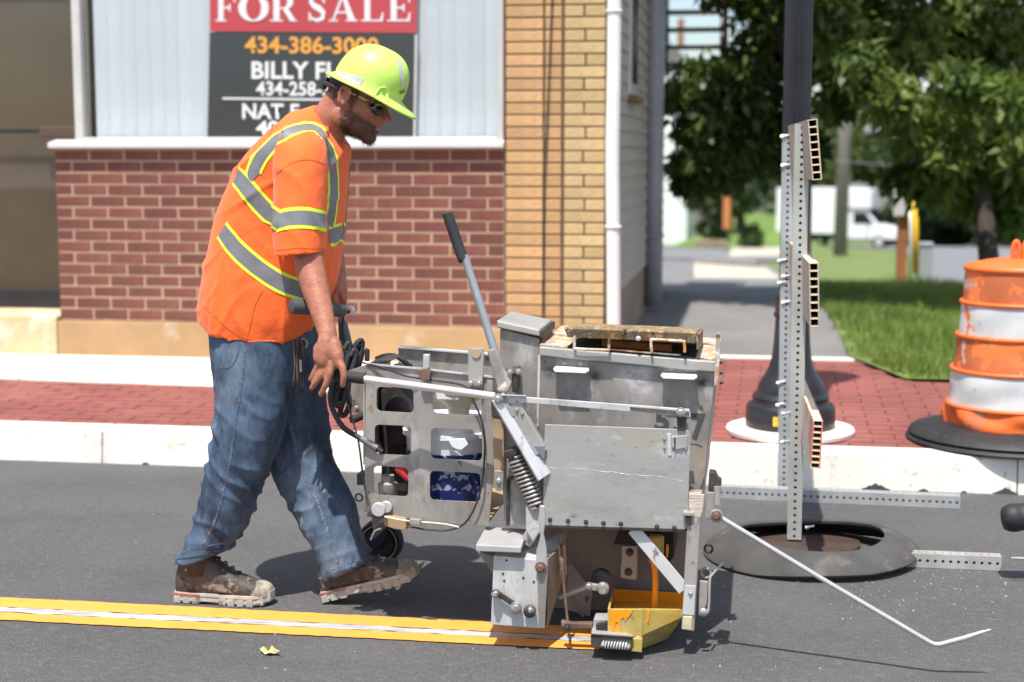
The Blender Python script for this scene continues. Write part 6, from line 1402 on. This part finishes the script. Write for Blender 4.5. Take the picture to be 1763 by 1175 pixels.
def shirt_w(p):
    a = p.dot(lean_v); c = p.dot(cross_v); h = (p - hip).dot(lean_v); low = max(0.0, min(1.0, 1 - h / .34)); sl = max(0.0, min(1.0, (-.17 - (p.y - YM)) / .05))
    n1 = mnoise.noise(Vector((c * 4, p.y * 4, a * 3))); n2 = mnoise.noise(Vector((c * 5 + 9, p.y * 5, a * 5)))
    w = -.004 + mnoise.noise(Vector((c * 7 + a * 3, p.y * 6, a * 3.2))) * .006
    w += low * (1 - sl) * .014 * (fold(c * 26 + p.y * 12 + n1 * 3.2, 3.2) - .25) * (.5 + n2)
    w += (1 - sl) * .015 * (fold(c * 17 - a * 22 + n1 * 3.6 + 1, 3.4) - .22) * max(0, n2 + .3)
    w += sl * .011 * (fold(a * 20 + c * 14 + n2 * 3, 3.0) - .25) * (.4 + max(0, n1))
    w += .0018 * mnoise.noise(Vector((c * 30, p.y * 24, a * 20)))
    return w
wrinkle(sh_me, shirt_w)
shirt = mk('shirt', sh_me, M_shirt, man, True)
def bvh_of(o):
    b = bmesh.new(); b.from_mesh(o.data); b.transform(Matrix.Translation(world_loc(o))); t = BVHTree.FromBMesh(b); b.free(); return t
SB = bvh_of(shirt)
def hits(B, path, step=5.0):
    P = spline([Vector((x, y, 0)) for x, y in path], 8); out = []
    for p in P:
        l, nn_ = on_surface(B, p.x, p.y)
        if l is not None: out.append((l, nn_))
    return out
def ribbon(B, pts, lanes, off=.0016):
    """pts: (point, normal) along the surface; lanes: list of lateral limits in metres -> one strip mesh per lane, each laid on the surface"""
    res = []
    frames = []
    for i, (p, nn_) in enumerate(pts):
        t = (pts[min(i + 1, len(pts) - 1)][0] - pts[max(i - 1, 0)][0]).normalized(); frames.append((p, nn_, t.cross(nn_).normalized()))
    for (a, b, lift) in lanes:
        v = []; f = []; m_ = 5
        for p, nn_, s in frames:
            for k in range(m_):
                q_ = p + s * (a + (b - a) * k / (m_ - 1)); l, n2, _, _ = B.find_nearest(q_)
                if n2.dot(nn_) < 0: n2 = nn_
                v.append(l + n2 * (off + lift))
        for i in range(len(frames) - 1):
            for k in range(m_ - 1): q_ = i * m_ + k; f.append((q_, q_ + 1, q_ + m_ + 1, q_ + m_))
        res.append(me_raw(v, f))
    return res
def tape(path, w=.052, trim=.011, B=None, mirror=True):
    B = B or SB
    for mir in ((0, 1) if mirror else (0,)):
        pts = hits(B, path)
        if mir:
            q_ = []
            for l, nn_ in pts:
                l2, n2, _, _ = B.find_nearest(Vector((l.x, 2 * YM - l.y, l.z))); q_.append((l2, n2))
            pts = q_
        if len(pts) < 3: continue
        h = w / 2
        g, a, b = ribbon(B, pts, [(-h, h, .0004), (-h - trim, -h, 0), (h, h + trim, 0)])
        o = mk('reflective_band', g, M_band, shirt, True); mk('lime_trim', a, M_lime, o, True); mk('lime_trim', b, M_lime, o, True)
tape([(441, 305), (436, 296), (455, 262), (488, 232), (522, 221), (547, 226), (562, 246), (572, 285), (575, 330), (572, 360), (566, 390)], .040, .0095)
tape([(407, 303), (420, 318), (440, 343), (460, 364), (480, 382)], .046, .0095)
tape([(382, 396), (390, 408), (412, 434), (445, 462), (480, 485), (508, 496), (530, 503)], .046, .0095)
tape([(566, 408), (578, 404), (588, 400)], .046, .0095)
tape([(474, 383), (490, 378), (515, 375), (540, 377), (560, 382)], .042, .0105, mirror=False)
# hem stitch lines of sleeve and seams
def seam(B, path, w, mat, par, name, off=.0012):
    pts = hits(B, path)
    if len(pts) > 2: return mk(name, ribbon(B, pts, [(-w / 2, w / 2, 0)], off)[0], mat, par, True)
M_stitch = nmat('orange stitching', (.62, .12, .02), .8)
seam(SB, [(475, 432), (515, 427), (559, 430)], .0025, M_stitch, shirt, 'hem_stitch'); seam(SB, [(352, 528), (400, 572), (450, 590), (500, 588), (540, 562)], .0025, M_stitch, shirt, 'hem_stitch')
seam(SB, [(476, 300), (500, 282), (530, 275), (560, 283)], .0035, M_stitch, shirt, 'sleeve_seam'); seam(SB, [(452, 500), (438, 530), (428, 575)], .003, M_stitch, shirt, 'side_seam')
seam(SB, [(462, 232), (470, 222), (480, 214)], .014, nmat('dark red print', (.42, .05, .02), .8, spots=((.9, .2, .03), 200, .48, .52)), shirt, 'back_print')
# --- jeans
hipr = ((362, 545), (540, 562), .165, .0)
legN = loft_me([((368, 530), (520, 545), .11, -.05), ((362, 565), (524, 580), .125, -.055), ((364, 610), (512, 618), .118, -.075), ((368, 655), (505, 660), .110, -.085), ((371, 700), (499, 705), .104, -.09), ((364, 750), (486, 755), .100, -.09), ((354, 800), (468, 805), .096, -.09), ((345, 845), (450, 845), .09, -.09), ((336, 885), (438, 880), .086, -.085), ((322, 925), (422, 915), .082, -.08), ((303, 960), (404, 938), .082, -.078), ((299, 973), (397, 949), .080, -.078)], 36, 2.2, 4)
legF = loft_me([((390, 530), (545, 548), .11, .05), ((400, 570), (550, 578), .125, .06), ((440, 625), (556, 632), .115, .075), ((455, 690), (562, 690), .108, .085), ((462, 745), (568, 740), .104, .085), ((464, 800), (572, 788), .10, .075), ((482, 845), (594, 830), .092, .055), ((507, 890), (612, 868), .086, .03), ((530, 930), (620, 905), .082, .005), ((546, 968), (634, 938), .078, -.015), ((555, 1003), (646, 962), .074, -.02)], 36, 2.2, 4)
pel = loft_me([((385, 520), (520, 535), .15, 0), ((366, 560), (542, 572), .165, 0), ((385, 615), (530, 620), .13, 0), ((420, 650), (515, 655), .08, 0)], 36, 2.3, 4)
jn = remesh(join([legN, legF, pel]), .0062, 3, .5)
kneeN, kneeF, cufN, cufF = MP(425, 790, -.09), MP(520, 800, .08), MP(360, 930, -.08), MP(590, 960, -.01)
def jean_w(p):
    n1 = mnoise.noise(Vector((p.x * 5, p.y * 5, p.z * 4))); n2 = mnoise.noise(Vector((p.x * 8 + 4, p.y * 7, p.z * 8)))
    w = -.003 + .005 * mnoise.noise(Vector((p.x * 9, p.y * 8, p.z * 5)))
    for c, r_, A_, kx, kz in ((kneeN, .27, .017, 22, 40), (kneeF, .27, .017, -27, 38), (cufN, .19, .022, 14, 62), (cufF, .16, .019, -18, 58)):
        k = max(0, 1 - (p - c).length / r_) ** .8
        if k > 0: w += k * A_ * (fold(p.x * kx + p.z * kz + n1 * 4.0 + p.y * 6, 1.6) - .38) * (.55 + n2)
    w += .009 * (fold(p.x * 30 + p.z * 7 + n1 * 4) - .35) * max(0, .15 + n2) * (1 if p.z > .45 else .5)
    w += .0016 * mnoise.noise(Vector((p.x * 40, p.y * 40, p.z * 30)))
    return w
wrinkle(jn, jean_w); jeans = mk('jeans', jn, M_denim, man, True); JB = bvh_of(jeans)
seam(JB, [(423, 597), (418, 650), (410, 703), (402, 755), (394, 805), (386, 845), (376, 880), (362, 915), (350, 938)], .007, M_seam, jeans, 'side_seam')
seam(JB, [(494, 705), (503, 745), (515, 792), (532, 835), (549, 872), (564, 915), (576, 950), (586, 985)], .009, M_seam, jeans, 'inseam')
seam(JB, [(364, 616), (374, 628), (388, 634), (398, 630), (407, 618), (414, 592)], .004, M_seam, jeans, 'pocket_seam')
seam(JB, [(562, 985), (590, 975), (618, 962), (638, 949)], .004, M_seam, jeans, 'cuff_seam'); seam(JB, [(312, 952), (340, 944), (370, 938), (398, 934)], .004, M_seam, jeans, 'cuff_seam')
# cuffs as a turned hem
for path, wd in (([(303, 966), (330, 960), (360, 954), (385, 949), (398, 945)], .012), ([(557, 999), (585, 988), (615, 974), (643, 962)], .012)):
    pts = hits(JB, [(x, y - 4) for x, y in path])
    if len(pts) > 2: mk('cuff_hem', ribbon(JB, pts, [(-wd / 2, wd / 2, 0)], .003)[0], M_denim, jeans, True)

# --- boots
def boot(name, heel, toe_dir, dplane, length=.315, shin=None):
    """heel: world point under the back of the heel; toe_dir: unit vector along the sole"""
    X = Vector(toe_dir).normalized(); Yv = Vector((0, 1, 0)); Z = X.cross(Yv).normalized(); Z = Z if Z.z > 0 else -Z
    def B_(x, y, z): return heel + X * x * length / .32 + Yv * y + Z * z
    st = [(.004, .026, .100, .016), (.02, .036, .150, .02), (.05, .040, .168, .02), (.085, .041, .170, .02), (.12, .042, .160, .02), (.145, .043, .132, .02), (.17, .045, .112, .02), (.20, .048, .096, .02), (.235, .051, .084, .02), (.265, .051, .074, .02), (.29, .046, .064, .02), (.308, .036, .05, .022), (.318, .018, .038, .024)]
    bm = bmesh.new(); R = []
    for x, hw, zt, zb in st:
        ring = []
        for k in range(20):
            t = 2 * math.pi * k / 20; c, s = math.cos(t), math.sin(t)
            y = hw * (abs(c) ** .7) * (1 if c >= 0 else -1); zc = (zt + zb) / 2; z = zc + (zt - zb) / 2 * (abs(s) ** .75) * (1 if s >= 0 else -1)
            taper = 1 - .38 * max(0, (z - .07) / .1) if zt > .09 else 1 - .25 * max(0, (z - .04) / .06)
            lump = 1 + .05 * mnoise.noise(Vector((x * 40, k * .7, z * 40)))
            ring.append(bm.verts.new(B_(x, y * taper * lump, z)))
        R.append(ring)
    for a, b in zip(R, R[1:]):
        for k in range(20): bm.faces.new((a[k], a[(k + 1) % 20], b[(k + 1) % 20], b[k]))
    bm.faces.new(R[0][::-1]); bm.faces.new(R[-1])
    bt = mk(name, me_of(bm), M_boot, man, True)
    bm = bmesh.new(); s0 = B_(.078, 0, .09); tube_bm(bm, [s0, B_(.076, 0, .14), B_(.074, 0, .17).lerp(shin, .4), shin], [.046, .044, .046, .046], 18)
    mk('shaft', me_of(bm), nmat('dark boot shaft', (.035, .03, .028), .75, var=.3, vscale=30, bump=.4, bscale=90), bt, True)
    # sole outline with lugs
    out = [(-.004, .0), (.0, .026), (.02, .038), (.06, .042), (.11, .040), (.15, .042), (.20, .049), (.24, .053), (.275, .051), (.30, .041), (.318, .024), (.324, .0)]
    full = out + [(x, -y) for x, y in out[-2:0:-1]]
    P3 = lambda z, sc=1.0: [B_(x, y * sc, z + (.012 * max(0, (x - .25) / .07) ** 2) + (.010 if .10 < x < .15 and z < .01 else 0)) for x, y in full]
    bm = bmesh.new(); lay = [P3(.004, .97), P3(.010, 1.03), P3(.020, 1.0), P3(.026, 1.05), P3(.034, 1.02)]
    LL = [[bm.verts.new(p) for p in l] for l in lay]; m_ = len(full)
    for a, b in zip(LL, LL[1:]):
        for k in range(m_): bm.faces.new((a[k], a[(k + 1) % m_], b[(k + 1) % m_], b[k]))
    bm.faces.new(LL[0][::-1]); bm.faces.new(LL[-1]); so = mk('sole', me_of(bm), M_sole, bt)
    for x in [.014 + .0305 * i for i in range(10)]:
        if .105 < x < .145: continue
        hw = .040 if x < .1 else .047 if x < .17 else .054 if x < .28 else .042
        zz = .012 * max(0, (x - .25) / .07) ** 2
        for s in (-1, 1):
            mk('lug', box8([B_(x + a, s * (hw + b), z + zz) for a, b, z in ((-.012, -.02, .0), (.012, -.02, .0), (.011, .002, .001), (-.011, .002, .001), (-.012, -.02, .02), (.012, -.02, .02), (.010, .0025, .024), (-.010, .0025, .024))], .0015), M_sole, so)
    mk('red_piping', tube_me([B_(.0, -.034, .030), B_(.04, -.043, .031), B_(.09, -.043, .030)], .0025, 6), nmat('faded red piping', (.42, .08, .07), .6), bt)
    for i in range(5):
        x = .132 + i * .022; z = .138 - i * .0150; hw = .017 + .003 * i
        mk('lace', tube_me(spline([B_(x - .012, -hw - .012, z - .022), B_(x + .004, -hw * .5, z + .004), B_(x + .010, hw * .5, z + .004), B_(x, hw + .012, z - .02)], 4), .0028, 6), M_lace, bt, True)
    mk('toe_cap', me_of((lambda b: (ellipsoid(b, B_(.275, 0, .040), (X * .046, Yv * .0515, Z * .034), 20, 10), b)[1])(bmesh.new())), nmat('scuffed toe leather', (.20, .18, .15), .75, var=.3, vscale=26, var2=[((.36, .33, .27), 24, .5, .6), ((.45, .30, .08), 40, .64, .7)], bump=.4, bscale=80), bt, True)
    mk('side_panel', prism([B_(x, -.047 - .001 * i, z) for i, (x, z) in enumerate(((.15, .042), (.235, .040), (.225, .062), (.19, .082), (.155, .088)))], (0, .004, 0), .0015), M_boot, bt)
    return bt
hN = G(306, 1036, 0); hN.y = YM - .078; tN = G(476, 1046, 0); boot('boot', Vector((MP(305, 1000, -.078).x, YM - .078, .001)), Vector((1, 0, .0)), 0, .318, MP(352, 930, -.08))
hx = MP(560, 1040, -.02); boot('boot', Vector((hx.x, YM - .02, .003)), Vector((math.cos(math.radians(15.5)), 0, math.sin(math.radians(15.5)))), 0, .322, MP(590, 940, -.02))
# keys and cords hanging at his belt
kc = thing('key_lanyard', MP(512, 575, -.16), 'dark cords and keys hanging from the worker\'s belt', 'lanyard')
rk = random.Random(6)
for i in range(9):
    x0 = 505 + i * 2.4; ln = rk.uniform(30, 95)
    mk('cord', tube_me(spline([MP(x0, 584, -.165), MP(x0 + rk.uniform(-4, 4), 584 + ln * .5, -.165), MP(x0 + rk.uniform(-5, 5), 584 + ln, -.16)], 4), rk.uniform(.002, .0042), 6), M_lace if i % 3 else nmat('brown cord', (.12, .075, .05), .8), kc, True)
mk('key', prism([MP(x, y, -.168) for x, y in ((515, 620), (519, 620), (520, 640), (516, 641))], (0, .002, 0)), M_zinc, kc); mk('carabiner', ring_me(MP(522, 592, -.165), .014, .002, (.2, 1, 0)), M_zinc, kc, True)

# ------------------------------------------------------------------ leaf and grit on the road
lf = []; c0 = G(464, 1121, .006)
for x, y, z in ((447, 1118, .012), (453, 1113, .006), (461, 1117, .020), (468, 1111, .014), (473, 1117, .008), (482, 1121, .02), (474, 1126, .006), (464, 1124, .012), (456, 1127, .004)): lf.append(G(x, y, z))
bm = bmesh.new(); cv = bm.verts.new(c0 + Vector((0, 0, .006))); vv = [bm.verts.new(p) for p in lf]
for i in range(len(vv)): bm.faces.new((cv, vv[i], vv[(i + 1) % len(vv)]))
tag(mk('dry_leaf', me_of(bm), nmat('dry leaf', (.50, .40, .20), .8, var=.2, vscale=40), None, loc=c0), 'curled tan dry leaf lying on the road below the line', 'leaf')
rp = random.Random(12); bm = bmesh.new()
for i in range(170):
    px, py = rp.uniform(-50, 1810), rp.uniform(870, 1170)
    if i < 90: px, py = rp.gauss(1580, 130), rp.gauss(1010, 26)
    p = G(px, py, 0)
    if py < 1000 and 1215 < px < 1580: continue
    r_ = rp.uniform(.0012, .0034) * (1.6 if i % 17 == 0 else 1)
    vs2 = [bm.verts.new(p + Vector((r_ * math.cos(a + rp.random()), r_ * math.sin(a + rp.random()), h_))) for h_ in (0, r_ * 1.1) for a in (0, 1.57, 3.14, 4.71)]
    for f in ((4, 5, 6, 7), (0, 1, 5, 4), (1, 2, 6, 5), (2, 3, 7, 6), (3, 0, 4, 7)):
        try: bm.faces.new([vs2[k] for k in f])
        except Exception: pass
tag(mk('grit', me_of(bm), nmat('pale grit', (.38, .33, .27), .9, var=.4, vscale=40), None), 'loose pale grit scattered over the asphalt', 'grit', kind='stuff')
